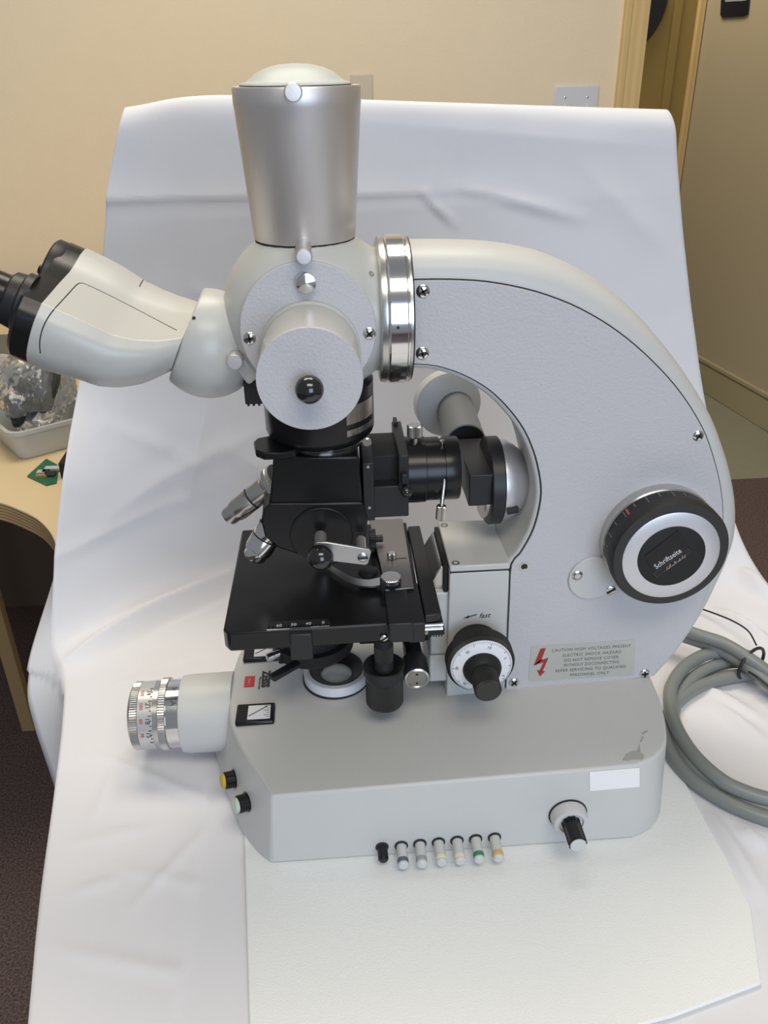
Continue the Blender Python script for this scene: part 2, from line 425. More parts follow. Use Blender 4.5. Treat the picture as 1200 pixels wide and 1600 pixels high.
# green circuit board and small black box next to it
BOARD = mat('green_circuit_board', (.015, .12, .06), .4)
q = [B(x, y, zd + .004) for x, y in ((42, 742), (72, 715), (92, 726), (88, 752), (72, 756))]
t = thing('circuit_board', 'small green circuit board lying on the maple desk', 'circuit board', sum(q, Vector()) / 5 - Vector((0, 0, .004)))
bm = bmesh.new(); quadslab(bm, [p - Vector((0, 0, .0035)) for p in q], (0, 0, 1), .002); fin('board', bm, BOARD, t)
ctr = sum(q, Vector()) / 5
for k, (dx, dy, sx, sy, c) in enumerate(((-.008, .000, .006, .005, (.45, .46, .46)), (.006, .012, .012, .005, (.5, .5, .5)), (.008, -.008, .007, .007, (.02, .02, .02)), (-.004, -.013, .008, .0022, (.35, .22, .06)), (-.002, .001, .005, .005, (.02, .02, .02)))):
    bm = bmesh.new(); box(bm, ctr.x + dx - sx, ctr.x + dx + sx, ctr.y + dy - sy, ctr.y + dy + sy, zd + .0024, zd + .0065); fin('chip', bm, mat('chip%d' % k, c, .4), t, .0004)
b0 = B(90, 755, zd)
bm = bmesh.new(); box(bm, b0.x + .002, b0.x + .08, b0.y + .012, b0.y + .09, zd + .0006, zd + .026); tag(fin('small_box', bm, MATTE, bevel=.002), 'small black box on the desk beside the green circuit board', 'box')
# grey printer-like device at the back of the desk
t = thing('office_machine', 'low dark grey office machine at the back of the desk', 'machine', (-.74, 1.28, zd))
DK = mat('dark_grey_plastic', (.10, .10, .085), .5)
bm = bmesh.new(); box(bm, -1.15, -.50, 1.0, 1.18, zd + .001, zd + .030); fin('lower_body', bm, BLACK, t, .004)
bm = bmesh.new(); box(bm, -1.14, -.51, 1.01, 1.17, zd + .030, zd + .056); fin('lid', bm, DK, t, .01)
c0 = A(4, 560, 1.0)
lathe_part('round_cover', t, mat('pale_disc', (.42, .40, .37), .5), (c0.x, 1.0, zd + .036), (0, -1, .35), [(.026, 0), (.026, .010), (.022, .014), (.0, .014)], 40)

# ------------------------------------------------------------------ table, prop board and cloth
TABLE = mat('table_laminate', (.45, .40, .33), .5)
CL_Z = -.004
tb4 = [(-.12, -.50), (.60, -.62), (.475, .235), (-.262, .125)]
t = thing('table', 'table hidden under the white cloth carrying the microscope', 'table', (.16, -.15, FZ))
bm = bmesh.new(); prismz(bm, [(-.135, -.50), (.60, -.60), (.478, .255), (.10, .31), (-.255, .125)], -.036, -.010); fin('table_top', bm, TABLE, t, .003)
for x, y in ((-.08, -.42), (.53, -.50), (.42, .18), (-.19, .08)):
    bm = bmesh.new(); box(bm, x - .018, x + .018, y - .018, y + .018, FZ, -.036); fin('leg', bm, STEEL, t, .002)
bm = bmesh.new(); box(bm, -.176, .357, .362, .385, -.20, .474)
pb_ = fin('prop_board', bm, TABLE, bevel=.004); tag(pb_, 'upright board holding up the white cloth backdrop behind the microscope', 'board')

def clothmat():
    m = bpy.data.materials.new('white_cotton'); m.use_nodes = True; nt = m.node_tree; b = nt.nodes['Principled BSDF']
    b.inputs['Base Color'].default_value = (.705, .70, .735, 1); b.inputs['Roughness'].default_value = .9; b.inputs['Specular IOR Level'].default_value = .15
    b.inputs['Sheen Weight'].default_value = .1
    tc = nt.nodes.new('ShaderNodeTexCoord'); n = nt.nodes.new('ShaderNodeTexNoise'); n.inputs['Scale'].default_value = 900; n.inputs['Detail'].default_value = 2
    bp = nt.nodes.new('ShaderNodeBump'); bp.inputs['Distance'].default_value = .0006; bp.inputs['Strength'].default_value = .12
    nt.links.new(tc.outputs['Object'], n.inputs['Vector']); nt.links.new(n.outputs['Fac'], bp.inputs['Height']); nt.links.new(bp.outputs['Normal'], b.inputs['Normal'])
    return m
CLOTH = clothmat()
z_ = CL_Z
# each row: left hem, left edge, left third, middle, right edge, right hem
Lp = lambda x, y, Y: tuple(A(x, y, Y))
def hemof(x, y, Y): q = A(x, y, Y); return (q.x, q.y + .03, q.z)
rows = [
 [(-.145, -.50, -.30), (-.140, -.50, z_), (.02, -.53, z_), (.30, -.57, z_), (.62, -.62, z_), (.66, -.62, -.30)],
 [(-.183, -.36, -.30), (-.178, -.36, z_), (.0, -.38, z_), (.30, -.40, z_), (.597, -.42, z_), (.64, -.42, -.30)],
 [(-.208, -.234, -.28), (-.203, -.234, z_), (-.02, -.24, z_), (.28, -.25, z_), (.575, -.26, z_), (.62, -.26, -.30)],
 [(-.228, -.14, -.26), (-.222, -.142, z_), (-.04, -.14, z_), (.27, -.14, z_), (.556, -.15, z_), (.60, -.15, -.30)],
 [(-.250, -.038, -.22), (-.240, -.038, z_), (-.07, -.03, z_), (.26, -.03, z_), (.54, -.05, z_), (.58, -.05, -.30)],
 [(-.278, .05, -.16), (-.256, .048, z_), (-.09, .08, z_), (.24, .08, z_), (.522, .05, z_), (.56, .06, -.30)],
 [(-.316, .11, -.06), (-.272, .115, z_), (-.10, .17, z_), (.22, .18, z_), (.505, .13, z_), (.545, .15, -.26)],
 [(-.318, .145, -.010), (-.290, .155, .014), (-.115, .25, z_), (.20, .25, z_), (.490, .20, z_ + .006), (.52, .22, -.20)],
 [hemof(82, 890, .20), Lp(86, 880, .20), (-.125, .30, .02), (.18, .305, .02), (.475, .25, .035), (.50, .28, -.10)],
 [hemof(90, 770, .25), Lp(98, 755, .25), (-.125, .335, .08), (.16, .335, .08), (.455, .30, .11), (.465, .34, .02)],
 [hemof(112, 625, .315), Lp(124, 605, .315), (-.125, .348, .20), (.14, .348, .20), (.428, .335, .22), (.436, .38, .18)],
 [hemof(146, 440, .345), Lp(158, 430, .345), (-.12, .353, .33), (.12, .353, .33), (.398, .349, .34), (.405, .39, .32)],
 [hemof(163, 295, .352), Lp(172, 288, .352), (-.11, .356, .42), (.11, .356, .42), (.377, .353, .43), (.384, .39, .42)],
 [(-.196, .39, .478), (-.186, .354, .482), (-.10, .357, .490), (.10, .357, .487), (.368, .355, .472), (.374, .39, .465)],
 [(-.190, .40, .480), (-.180, .374, .494), (-.09, .374, .503), (.10, .374, .493), (.362, .374, .482), (.368, .40, .468)],
 [(-.190, .41, .44), (-.180, .398, .45), (-.09, .398, .46), (.10, .398, .46), (.362, .398, .44), (.368, .41, .42)],
 [(-.190, .415, .25), (-.180, .405, .25), (-.09, .405, .25), (.10, .405, .25), (.362, .405, .25), (.368, .415, .25)],
]
NT, NU = 24, 70
cols = [catmull([r[k] for r in rows], NT) for k in range(6)]
grid = []
for i in range(len(cols[0])):
    c = [cols[k][i] for k in range(6)]
    top = []
    # hem - edge - across - edge - hem, rounded over the table edge
    mid = catmull([c[1], c[2], c[3], c[4]], NU)
    left = [c[0].lerp(c[1], s / 9) for s in range(9)]; right = [c[4].lerp(c[5], s / 9) for s in range(1, 10)]
    grid.append(left + mid + right)
# creases: (start, end, half width, height) in table coordinates (x, y) for the flat part, (x, z) for the backdrop
def seg_d(p, a, b):
    ab = b - a; t = max(0, min(1, (p - a).dot(ab) / ab.length_squared)); return (p - (a + ab * t)).length, t
flat = [((-.285, .125), (-.10, .295), .011, .016)]
for pa_, pb2, wd, h in (((130, 1170), (352, 1262), .004, .0016), ((345, 1268), (190, 1440), .004, .0013), ((100, 1320), (260, 1290), .005, .0011), ((180, 1190), (140, 1300), .005, .0010), ((60, 1480), (375, 1540), .006, .0013),
                       ((120, 1085), (330, 1030), .005, .0012), ((160, 1350), (370, 1400), .005, .0009), ((230, 1000), (380, 930), .006, .0012), ((100, 1400), (200, 1370), .005, .0012),
                       ((1070, 1060), (1200, 1130), .008, .005), ((1100, 1090), (1210, 1170), .007, .005), ((1060, 1240), (1140, 1420), .006, .004), ((1100, 1260), (1200, 1420), .007, .006), ((1040, 1270), (1090, 1380), .006, .004), ((1150, 1290), (1200, 1330), .006, .004),
                       ((1110, 950), (1210, 1010), .007, .010), ((1150, 905), (1215, 950), .009, .012)):
    qa, qb = B(*pa_, CL_Z), B(*pb2, CL_Z); flat.append(((qa.x, qa.y), (qb.x, qb.y), wd, h))
def wp(px, py, Y=.352): q = A(px, py, Y); return (q.x, q.z)
wallc = [((-.20, .39), (.36, .405), .02, .003), ((-.24, .10), (-.06, .16), .012, .006), ((-.12, .14), (.02, .04), .015, .008)]
for pa_, pb2, wd, h in (((660, 300), (712, 352), .004, .006), ((700, 292), (760, 300), .006, .004), ((740, 292), (905, 340), .007, .006), ((250, 430), (215, 520), .010, .003), ((300, 452), (345, 462), .005, .004),
                       ((560, 190), (1040, 230), .02, .003), ((480, 690), (440, 790), .010, .005), ((330, 600), (300, 760), .012, .005), ((180, 640), (330, 720), .008, .003), ((110, 770), (360, 752), .008, .003), ((900, 250), (1050, 400), .014, .003)):
    wallc.append((wp(*pa_), wp(*pb2), wd, h))
steps = [(wp(150, 312), wp(398, 306)), (wp(540, 303), wp(668, 301))]      # pressed horizontal crease: full above, falling back below
bm = bmesh.new(); vg = []
for gi, row in enumerate(grid):
    rr = []
    for gj, p in enumerate(row):
        p = p.copy(); q = p.copy()
        inner = 9 <= gj <= len(row) - 10
        upw = min(1, max(0, (p.z - .02) / .06))
        wv = noise.noise(p * 9 + Vector((3, 1, 7))) * .005 + noise.noise(p * 22) * .0018
        if inner and p.y < .37:
            if upw < 1:
                for a, b, wd, h in flat:
                    d, tt = seg_d(Vector((p.x, p.y)), Vector(a), Vector(b)); q.z += (1 - upw) * 1.5 * h * max(0, 1 - d / (1.9 * wd)) ** 1.6 * math.sin(math.pi * min(.97, max(.03, tt)))
                calm = .6 if p.x > .31 else .25
                q.z += (1 - upw) * (wv * calm + .0008 * calm)
            if upw > 0:
                dz = 0
                for a, b, wd, h in wallc:
                    d, tt = seg_d(Vector((p.x, p.z)), Vector(a), Vector(b)); dz += 1.5 * h * max(0, 1 - d / (2.0 * wd)) ** 1.6 * (.3 + .7 * math.sin(math.pi * min(.97, max(.03, tt))))
                for a, b in steps:
                    if a[0] - .03 < p.x < b[0] + .03:
                        f_ = (p.x - a[0]) / (b[0] - a[0]); zl_ = a[1] + (b[1] - a[1]) * f_; s_ = p.z - zl_
                        fade = min(1, max(0, (p.x - a[0] + .03) / .03)) * min(1, max(0, (b[0] + .03 - p.x) / .03))
                        dz += fade * .0075 * (math.exp(-s_ / .035) if s_ > 0 else math.exp(s_ / .0045))
                q.y -= upw * (dz + wv * .7 + .002)
            q.z = max(q.z, CL_Z) if p.y < .2 and p.x < .30 else q.z
            if -.11 < p.x < .285 and -.27 < p.y < .13: q.z = min(q.z, CL_Z - .0008)
        elif not inner:
            q += Vector((noise.noise(p * 8) * .010, 0, 0)) if p.z < z_ - .01 else Vector()
        rr.append(bm.verts.new(q))
    vg.append(rr)
for a, b in zip(vg, vg[1:]):
    for i in range(len(a) - 1): bm.faces.new((a[i], a[i + 1], b[i + 1], b[i]))
cl = fin('white_cloth', bm, CLOTH, smooth=180)
so = cl.modifiers.new('solid', 'SOLIDIFY'); so.thickness = .0012; so.offset = 0
tag(cl, 'white cotton sheet draped over the table and up the backdrop behind the microscope', 'cloth')

# packing foam sheet under the microscope
FOAM = mat('white_packing_foam', (.80, .81, .81), .5, bump=.45, bscale=1100, detail=2, sss=0)
bm = bmesh.new()
fp = [(-.0600, -.335), (-.0775, -.10), (-.0775, .118), (.282, .118), (.292, -.10), (.285, -.20), (.262, -.262)]
fb = B(930, 1603, 0); fp = [(-.0575, -.300), (-.0775, -.10), (-.080, .12), (.278, .122), (.286, -.08), (.287, -.19), (.268, -.245), (fb.x + .05, fb.y + .002), (fb.x - .04, fb.y - .012)]
prismz(bm, fp, CL_Z + .0006, -.0002)
tag(fin('foam_sheet', bm, FOAM, bevel=.0012), 'thin white packing foam sheet lying under the microscope base', 'foam sheet')

# grey mains cable, coiled and bound with a black tie
CABLE = mat('grey_pvc_cable', (.20, .215, .205), .38, spec=.5)
t = thing('power_cable', 'thick grey power cable coiled beside the microscope and bound with a tie', 'cable', (.36, .02, CL_Z))
RC = .0061
def cable(pts, m=CABLE, r=RC, name='cable_loop'):
    bm = bmesh.new(); tube(bm, catmull(pts, 8), r, 14); return fin(name, bm, m, t, smooth=180)
zc = CL_Z + RC + .002
def c3(px, py, z): return tuple(B(px, py, z))
cable([c3(1000, 960, zc + .03), c3(1085, 990, zc + .028), c3(1130, 1005, zc + .026), c3(1172, 1030, zc + .022), c3(1215, 1060, zc + .012), c3(1300, 1110, zc + .004), c3(1385, 1165, zc + .004), c3(1412, 1225, zc + .002), c3(1385, 1290, zc), c3(1310, 1318, zc)])
cable([c3(1000, 975, zc + .018), c3(1085, 1000, zc + .017), c3(1130, 1018, zc + .016), c3(1170, 1042, zc + .014), c3(1215, 1078, zc + .006), c3(1300, 1135, zc), c3(1360, 1172, zc + .012), c3(1390, 1230, zc + .012), c3(1360, 1275, zc + .012), c3(1300, 1290, zc + .012)])
cable([c3(1172, 1026, zc + .012), c3(1140, 1020, zc + .012), c3(1105, 1022, zc + .012), c3(1072, 1040, zc + .010), c3(1050, 1070, zc + .009), c3(1047, 1100, zc + .009), c3(1056, 1135, zc + .010),
       c3(1080, 1175, zc + .010), c3(1115, 1210, zc + .010), c3(1150, 1232, zc + .009), c3(1205, 1250, zc + .008), c3(1280, 1262, zc + .008), c3(1345, 1245, zc + 0.01), c3(1372, 1195, zc + 0.01), c3(1345, 1140, zc + 0.01), c3(1275, 1092, zc + 0.01), c3(1212, 1056, zc + 0.01)])
cable([c3(1178, 1042, zc + .004), c3(1150, 1034, zc + .004), c3(1115, 1041, zc + .003), c3(1080, 1062, zc + .002), c3(1058, 1092, zc), c3(1052, 1120, zc), c3(1056, 1152, zc + .002),
       c3(1078, 1190, zc + .003), c3(1110, 1220, zc + .002), c3(1150, 1246, zc), c3(1205, 1266, zc), c3(1280, 1280, zc), c3(1345, 1261, zc + 0.003), c3(1372, 1207, zc + 0.003), c3(1345, 1148, zc + 0.003), c3(1275, 1100, zc + 0.003), c3(1212, 1066, zc + 0.003)])
cable([c3(1180, 1053, zc), c3(1150, 1056, zc), c3(1110, 1066, zc - .001), c3(1075, 1082, zc - .001), c3(1048, 1110, zc), c3(1041, 1140, zc), c3(1050, 1180, zc),
       c3(1080, 1216, zc), c3(1115, 1241, zc), c3(1155, 1262, zc), c3(1205, 1280, zc), c3(1280, 1296, zc), c3(1345, 1277, zc + 0), c3(1372, 1219, zc + 0), c3(1345, 1156, zc + 0), c3(1275, 1108, zc + 0), c3(1212, 1076, zc + 0)])
bm = bmesh.new()
p0 = Vector(c3(1174, 1037, zc + .012)); ring_ = []
ax = (Vector(c3(1215, 1060, zc)) - Vector(c3(1140, 1015, zc))).normalized(); sd = ax.cross(Vector((0, 0, 1)))
for i in range(25):
    a = 2 * math.pi * i / 24; ring_.append(p0 + sd * (.0185 * math.cos(a)) + Vector((0, 0, .017 * math.sin(a))))
tube(bm, ring_, .0016, 8, False); fin('cable_tie', bm, SATIN, t)
bm = bmesh.new(); tube(bm, catmull([c3(1170, 1050, zc + .02), c3(1188, 1062, zc + .012), c3(1215, 1085, zc + .012)], 6), .0012, 6); fin('tie_tail', bm, SATIN, t)
bm = bmesh.new(); tube(bm, catmull([c3(1060, 940, .006), c3(1098, 952, .004), c3(1140, 968, .010), c3(1168, 985, .014), c3(1182, 1008, .018)], 8), .0009, 6)
tag(fin('thin_wire', bm, MATTE, smooth=180), 'thin dark wire running over the cloth behind the grey cable', 'wire')

# ================================================================== THE MICROSCOPE
MIC = thing('microscope', 'large light grey research microscope with curved arm and black stage on the cloth', 'microscope', (0, 0, 0))

# ---------- base
top_px = [(357, 1096), (360, 1124), (369, 1150), (382, 1176), (404, 1210), (424, 1236)]
bot_px = [(343, 1140), (345, 1180), (352, 1232), (376, 1296), (404, 1334), (424, 1351)]
tn = [BT(*p) for p in top_px]; bn = [B(*p, 0) for p in bot_px]
near_t = [Vector((tn[0].x - .001, 0, 0))] + [Vector((p.x, p.y, 0)) for p in tn if p.y < -.02]
near_b = [Vector((bn[0].x - .003, 0, 0))] + [Vector((p.x, p.y, 0)) for p in bn if p.y < -.02]
near_t[-1].y = near_b[-1].y = -.126
ct = resample(catmull(near_t, 5), 22); cb = resample(catmull(near_b, 5), 22)
FRY = -.126
rt = [Vector((.216, FRY, 0)), Vector((.230, -.121, 0)), Vector((.241, -.112, 0)), Vector((.249, -.098, 0)), Vector((.258, -.06, 0)), Vector((.262, 0, 0))]
rb = [Vector((.222, FRY, 0)), Vector((.236, -.121, 0)), Vector((.247, -.112, 0)), Vector((.255, -.098, 0)), Vector((.262, -.06, 0)), Vector((.266, 0, 0))]
ct = ct + resample(catmull(rt, 4), 16); cb = cb + resample(catmull(rb, 4), 16)
full_t = ct + [Vector((p.x, -p.y, 0)) for p in reversed(ct[1:-1])]
full_b = cb + [Vector((p.x, -p.y, 0)) for p in reversed(cb[1:-1])]
bm = bmesh.new()
rings(bm, [[Vector((p.x, p.y, 0)) for p in full_b], [Vector((p.x, p.y, ztop(p.x))) for p in full_t]])
bvh_bm = bm.copy(); bmesh.ops.recalc_face_normals(bvh_bm, faces=bvh_bm.faces); BASE_BVH = BVHTree.FromBMesh(bvh_bm)
base = fin('base', bm, GREY, MIC, .0022, 30, 3)
def hit(bvh, px, py):
    loc, nrm, _, _ = bvh.ray_cast(CAM, ray(px, py)); return loc, nrm
# lamp port on the nose
PZ = .0415
bm = bmesh.new(); lathe(bm, (-.0885, 0, PZ), (-1, 0, 0), [(.0335, 0), (.0330, .0375), (.0322, .043), (.0295, .044)], 64)
port = fin('lamp_collar', bm, GREY, MIC)
PC = (0, 0, .0425)
lathe_part('chrome_band', port, CHROME, PC, (-1, 0, 0), [(.0290, .130), (.0290, .1425)], 64)
bm = bmesh.new(); knurl(bm, PC, (-1, 0, 0), .0305, .1425, .1490, 90); fin('knurled_ring', bm, STEEL, port)
lathe_part('silver_band', port, STEEL, PC, (-1, 0, 0), [(.0284, .149), (.0284, .1535)], 64)
dial = mat('dial_silver', (.62, .62, .61), .35, .6)
lathe_part('scale_ring', port, dial, PC, (-1, 0, 0), [(.0287, .1535), (.0283, .1655)], 64)
bm = bmesh.new(); knurl(bm, PC, (-1, 0, 0), .0285, .1655, .1725, 90); lathe(bm, PC, (-1, 0, 0), [(.0270, .1725), (.0240, .1745), (.020, .1745), (.018, .171)], 48); fin('knurled_ring', bm, STEEL, port)
def wrap(s, size, x, ang, m, name, rad=.0288, flip=1, bold=0):
    b = text_bm(s, size, extr=.00005, bold=bold)
    for v in b.verts:       # letters lie round the ring: text line runs along the circumference, letter tops toward +x
        a = ang + flip * v.co.x / rad
        v.co = Vector((x + v.co.y, -math.cos(a) * (rad + v.co.z), PC[2] - math.sin(a) * (rad + v.co.z)))
    return fin(name, b, m, port, smooth=0)
for k, s in enumerate(('24', '21', '18', '15')): wrap(s, .0058, -.1568, math.radians(-80 + 24.7 * k), INK, 'scale_number')
for k, s in enumerate(('110', '100', '80', '70')): wrap(s, .0044, -.1622, math.radians(-80 + 24.7 * k), RED, 'red_number')
bm = bmesh.new()
for k in range(13):
    a = math.radians(-88 + 8.23 * k); x0, L = -.1537, (.0016 if k % 3 else .0028)
    c = Vector((0, -math.cos(a), -math.sin(a))); p = Vector((x0, 0, PC[2])) + c * .02885
    bar(bm, p, p - Vector((L, 0, 0)), .0007, .0002, c)
fin('scale_marks', bm, INK, port)
wrap('A', .0065, -.1362, math.radians(-57), INK, 'letter', .0291); wrap('V', .0060, -.1365, math.radians(-84), INK, 'letter', .0291)

# field lens on the base
zt = ztop(0)
lens = lathe_part('field_lens_mount', MIC, WHITEP, (0, 0, zt - .001), (0, 0, 1), [(.0275, 0), (.0275, .0095), (.0265, .0105), (.0225, .0108), (.0225, .002)], 64)
lathe_part('gasket', lens, SEAM, (0, 0, zt - .001), (0, 0, 1), [(.0285, 0), (.0285, .0024), (.027, .0024)], 64)
lathe_part('iris_cone', lens, SATIN, (0, 0, zt), (0, 0, 1), [(.0228, .0), (.0228, .0108), (.0220, .0108), (.0135, .0055), (.0135, .003)], 64)
lathe_part('glass', lens, mat('frosted_lens', (.62, .66, .64), .12, spec=.7), (0, 0, zt), (0, 0, 1), [(.0136, .004), (.010, .0058), (.005, .0066), (0, .0068)], 48)

# meters, emblem and lettering on the base
UPB = Vector((-.0275, 0, 1)).normalized()
def meter(sgn):
    x0, x1, y0, y1 = -.0815, -.0505, .0285, .0515
    y0, y1 = sorted((sgn * y0, sgn * y1)); z = ztop(-.066) - .0006
    bm = bmesh.new(); box(bm, x0, x1, y0, y1, z, z + .0042)
    m = fin('exposure_meter', bm, BLACK, MIC, .0015)
    bm = bmesh.new(); box(bm, x0 + .0095, x1 - .0035, y0 + .0035, y1 - .0035, z + .0030, z + .0046); fin('dial_window', bm, WHITEP, m, .0002)
    bm = bmesh.new(); bar(bm, (x0 + .0105, y0 + .007, z + .0049), (x1 - .006, y1 - .0055, z + .0049), .0005, .0003); fin('needle', bm, INK, m)
    bm = bmesh.new()
    for k in range(6):
        bar(bm, (x1 - .0065 - .0022 * (k % 2), y0 + .005 + k * .0026, z + .0047), (x1 - .0042, y0 + .005 + k * .0026, z + .0047), .0004, .0002)
    fin('scale_marks', bm, GREYINK, m)
meter(-1); meter(1)
zl = ztop(-.07) + .0003
p1, p2 = BT(383, 1058), BT(397, 1073)
bm = bmesh.new(); box(bm, p1.x, p2.x, p2.y, p1.y, zl - .0004, zl + .0002); em = fin('red_emblem', bm, RED, base)
b = lay(text_bm('ZEISS', .0092, bold=.0005), (-.0605, (BT(410, 1048).y + BT(410, 1076).y) / 2, zl + .0002), (0, -1, 0), (1, 0, .0275)); fin('maker_lettering', b, INK, base, smooth=0)
b = lay(text_bm('West Germany', .0026), (-.0652, 0, zl + .0001), (0, -1, 0), (1, 0, .0275)); fin('small_lettering', b, GREYINK, base, smooth=0)
b = lay(text_bm('Opton', .0030), ((p1.x + p2.x) / 2, (p1.y + p2.y) / 2, zl + .0004), (0, -1, 0), (1, 0, .0275)); fin('emblem_lettering', b, mat('pale_red_print', (.75, .35, .33), .5), base, smooth=0)

# two lamps/buttons on the slanted nose
for (px, py), col, nm in (((366, 1217), (.55, .36, .03), 'yellow'), ((386, 1253), (.50, .58, .50), 'pale')):
    p, n = hit(BASE_BVH, px, py); n = n.normalized()
    bt_ = lathe_part('push_button', MIC, BLACK, p - n * .001, n, [(.0078, 0), (.0078, .0016), (.0068, .0018), (.0068, .0085), (.0060, .0092)], 32)
    bt_['label'] = nm + ' capped push button'
    lathe_part('cap', bt_, mat('cap_' + nm, col, .35), p, n, [(.0058, .0078), (.0058, .0100), (.0048, .0108), (0, .0111)], 28)

# row of peg switches along the front edge
def peg(rootpx, tippx, m, band=None, r=.0040):
    p = A(*rootpx, FRY); q = B(*tippx, p.z - .001); ax = (q - p); L = ax.length; L = min(L, .030); ax.normalize()
    o = lathe_part('peg_switch', MIC, m, p + Vector((0, .001, 0)), ax, [(r * .98, 0), (r, L - .0045), (r, L - .0016), (r * .75, L - .0003), (0, L)], 28)
    lathe_part('collar', o, SEAM, p + Vector((0, .0006, 0)), (0, -1, 0), [(r * 1.28, 0), (r * 1.28, .0014), (r, .0018)], 28)
    if band: lathe_part('colour_band', o, mat('band_%s' % band[0], band[1], .45), p, ax, [(r * 1.01, L - .0075), (r * 1.04, L - .0072), (r * 1.04, L - .0042), (r * 1.01, L - .0039)], 28)
PEGM = mat('peg_grey', (.55, .56, .55), .4)
peg((597, 1323), (599.5, 1347), BLACK, None, .0039)
for (a, b, band) in (((627, 1321), (631, 1357), ('slate', (.10, .12, .17))), ((656, 1318), (660, 1355), ('grey', (.33, .33, .34))), ((685, 1315.5), (691, 1352), ('cream', (.72, .68, .52))),
                     ((714, 1313), (720, 1350), ('cream', (.72, .68, .52))), ((743, 1310.5), (750, 1348), ('green', (.02, .22, .11))), ((772.5, 1308), (780, 1346), ('orange', (.65, .40, .10)))):
    peg(a, b, PEGM, band)

# dimmer knob on the base front
p = A(887, 1271, FRY)
hs = lathe_part('dimmer_knob', MIC, GREY, p, (0, -1, 0), [(.0138, -.001), (.0135, .006), (.0125, .0095), (.0095, .0102), (.0090, .0085)], 48)
lathe_part('gasket', hs, SEAM, p, (0, -1, 0), [(.0146, -.0005), (.0146, .0010), (.013, .0012)], 40)
bm = bmesh.new(); knurl(bm, p, (0, -1, 0), .0072, .007, .0285, 10, .0008, .0008); fin('grip', bm, BLACK, hs)
lathe_part('cap', hs, PEGM, p, (0, -1, 0), [(.0058, .028), (.0058, .0292), (0, .0295)], 32)
# blank sticker and worn patch
bm = bmesh.new(); q = [A(x, y, FRY - .0001) for x, y in ((921, 1206), (999, 1199.5), (999, 1229), (921.5, 1235.5))]; quadslab(bm, q, (0, -1, 0), .0004); fin('blank_sticker', bm, PAPER, base)
WORN = mat('worn_patch', (.36, .36, .355), .6)
bm = bmesh.new()
for blob in ([(972, 1188), (978, 1178), (990, 1173), (1000, 1174), (1007, 1181), (1004, 1187), (990, 1187), (980, 1189)], [(995, 1174), (999, 1162), (1001, 1174)], [(1000, 1158), (1004, 1150), (1006, 1152), (1002, 1160)], [(1002, 1146), (1010, 1141), (1013, 1143), (1005, 1148)]):
    quadslab(bm, [BT(*p_) + Vector((0, 0, .00005)) for p_ in blob], (0, 0, 1), .00015)
fin('worn_patch', bm, WORN, base, smooth=0)

# ---------- focus block and stage slide
bx0, bx1 = .0893, .1349
bm = bmesh.new(); box(bm, bx0, bx1, -.0345, .0345, ztop(.11) - .002, .1925); blk = fin('focus_block', bm, GREY, MIC, .0012)
bm = bmesh.new(); box(bm, bx0, bx1, -.0348, .0348, .1932, .1985); lid = fin('block_lid', bm, GREY, MIC, .0012)
bm = bmesh.new(); box(bm, bx0 + .0004, bx1, -.0342, .0342, .190, .1945); fin('seam', bm, SEAM, lid)
for px, py in ((712, 880), (694, 821)):
    q = B(px, py, .1985)
    lathe_part('socket_screw', lid, STEEL, q + Vector((0, 0, -.001)), (0, 0, 1), [(.0030, 0), (.0030, .0014), (.0018, .0014), (.0016, .0004)], 20)
bm = bmesh.new(); box(bm, bx0 - .0135, bx0 + .002, -.030, .030, .113, .172); sl = fin('stage_slide', bm, GREY, MIC, .0015)
bm = bmesh.new(); box(bm, bx0 - .0140, bx0 + .002, -.031, .031, .086, .1122); fin('stage_slide', bm, GREY, MIC, .0015)
bm = bmesh.new(); prism(bm, [(bx0 - .012, .172), (bx0 - .001, .172), (bx0 - .001, .190), (bx0 - .005, .193), (bx0 - .012, .180)], -.024, .030); fin('dovetail_rail', bm, STEEL, sl, .001)
bm = bmesh.new(); box(bm, bx0 - .0035, bx0 - .0003, -.029, .032, .168, .1955); fin('dovetail_gap', bm, MATTE, sl, .0005)
# arrow and hand-lettered mark
pq = A(757, 962, -.0347)
b = lay(text_bm('fast', .0062, shear=.3), pq, (1, 0, 0), (0, 0, 1)); fin('lettering', b, INK, blk, smooth=0)
bm = bmesh.new(); a0, a1 = A(745, 960, -.0348), A(731, 964, -.0348); bar(bm, a0, a1, .0003, .0007, (0, -1, 0) if False else (0, 0, 1))
d = (a1 - a0).normalized(); quadslab(bm, [a1 - d * .001 + Vector((0, 0, .0012)), a1 + d * .0035, a1 - d * .001 - Vector((0, 0, .0012))], (0, -1, 0), .0002); fin('arrow', bm, INK, blk, smooth=0)

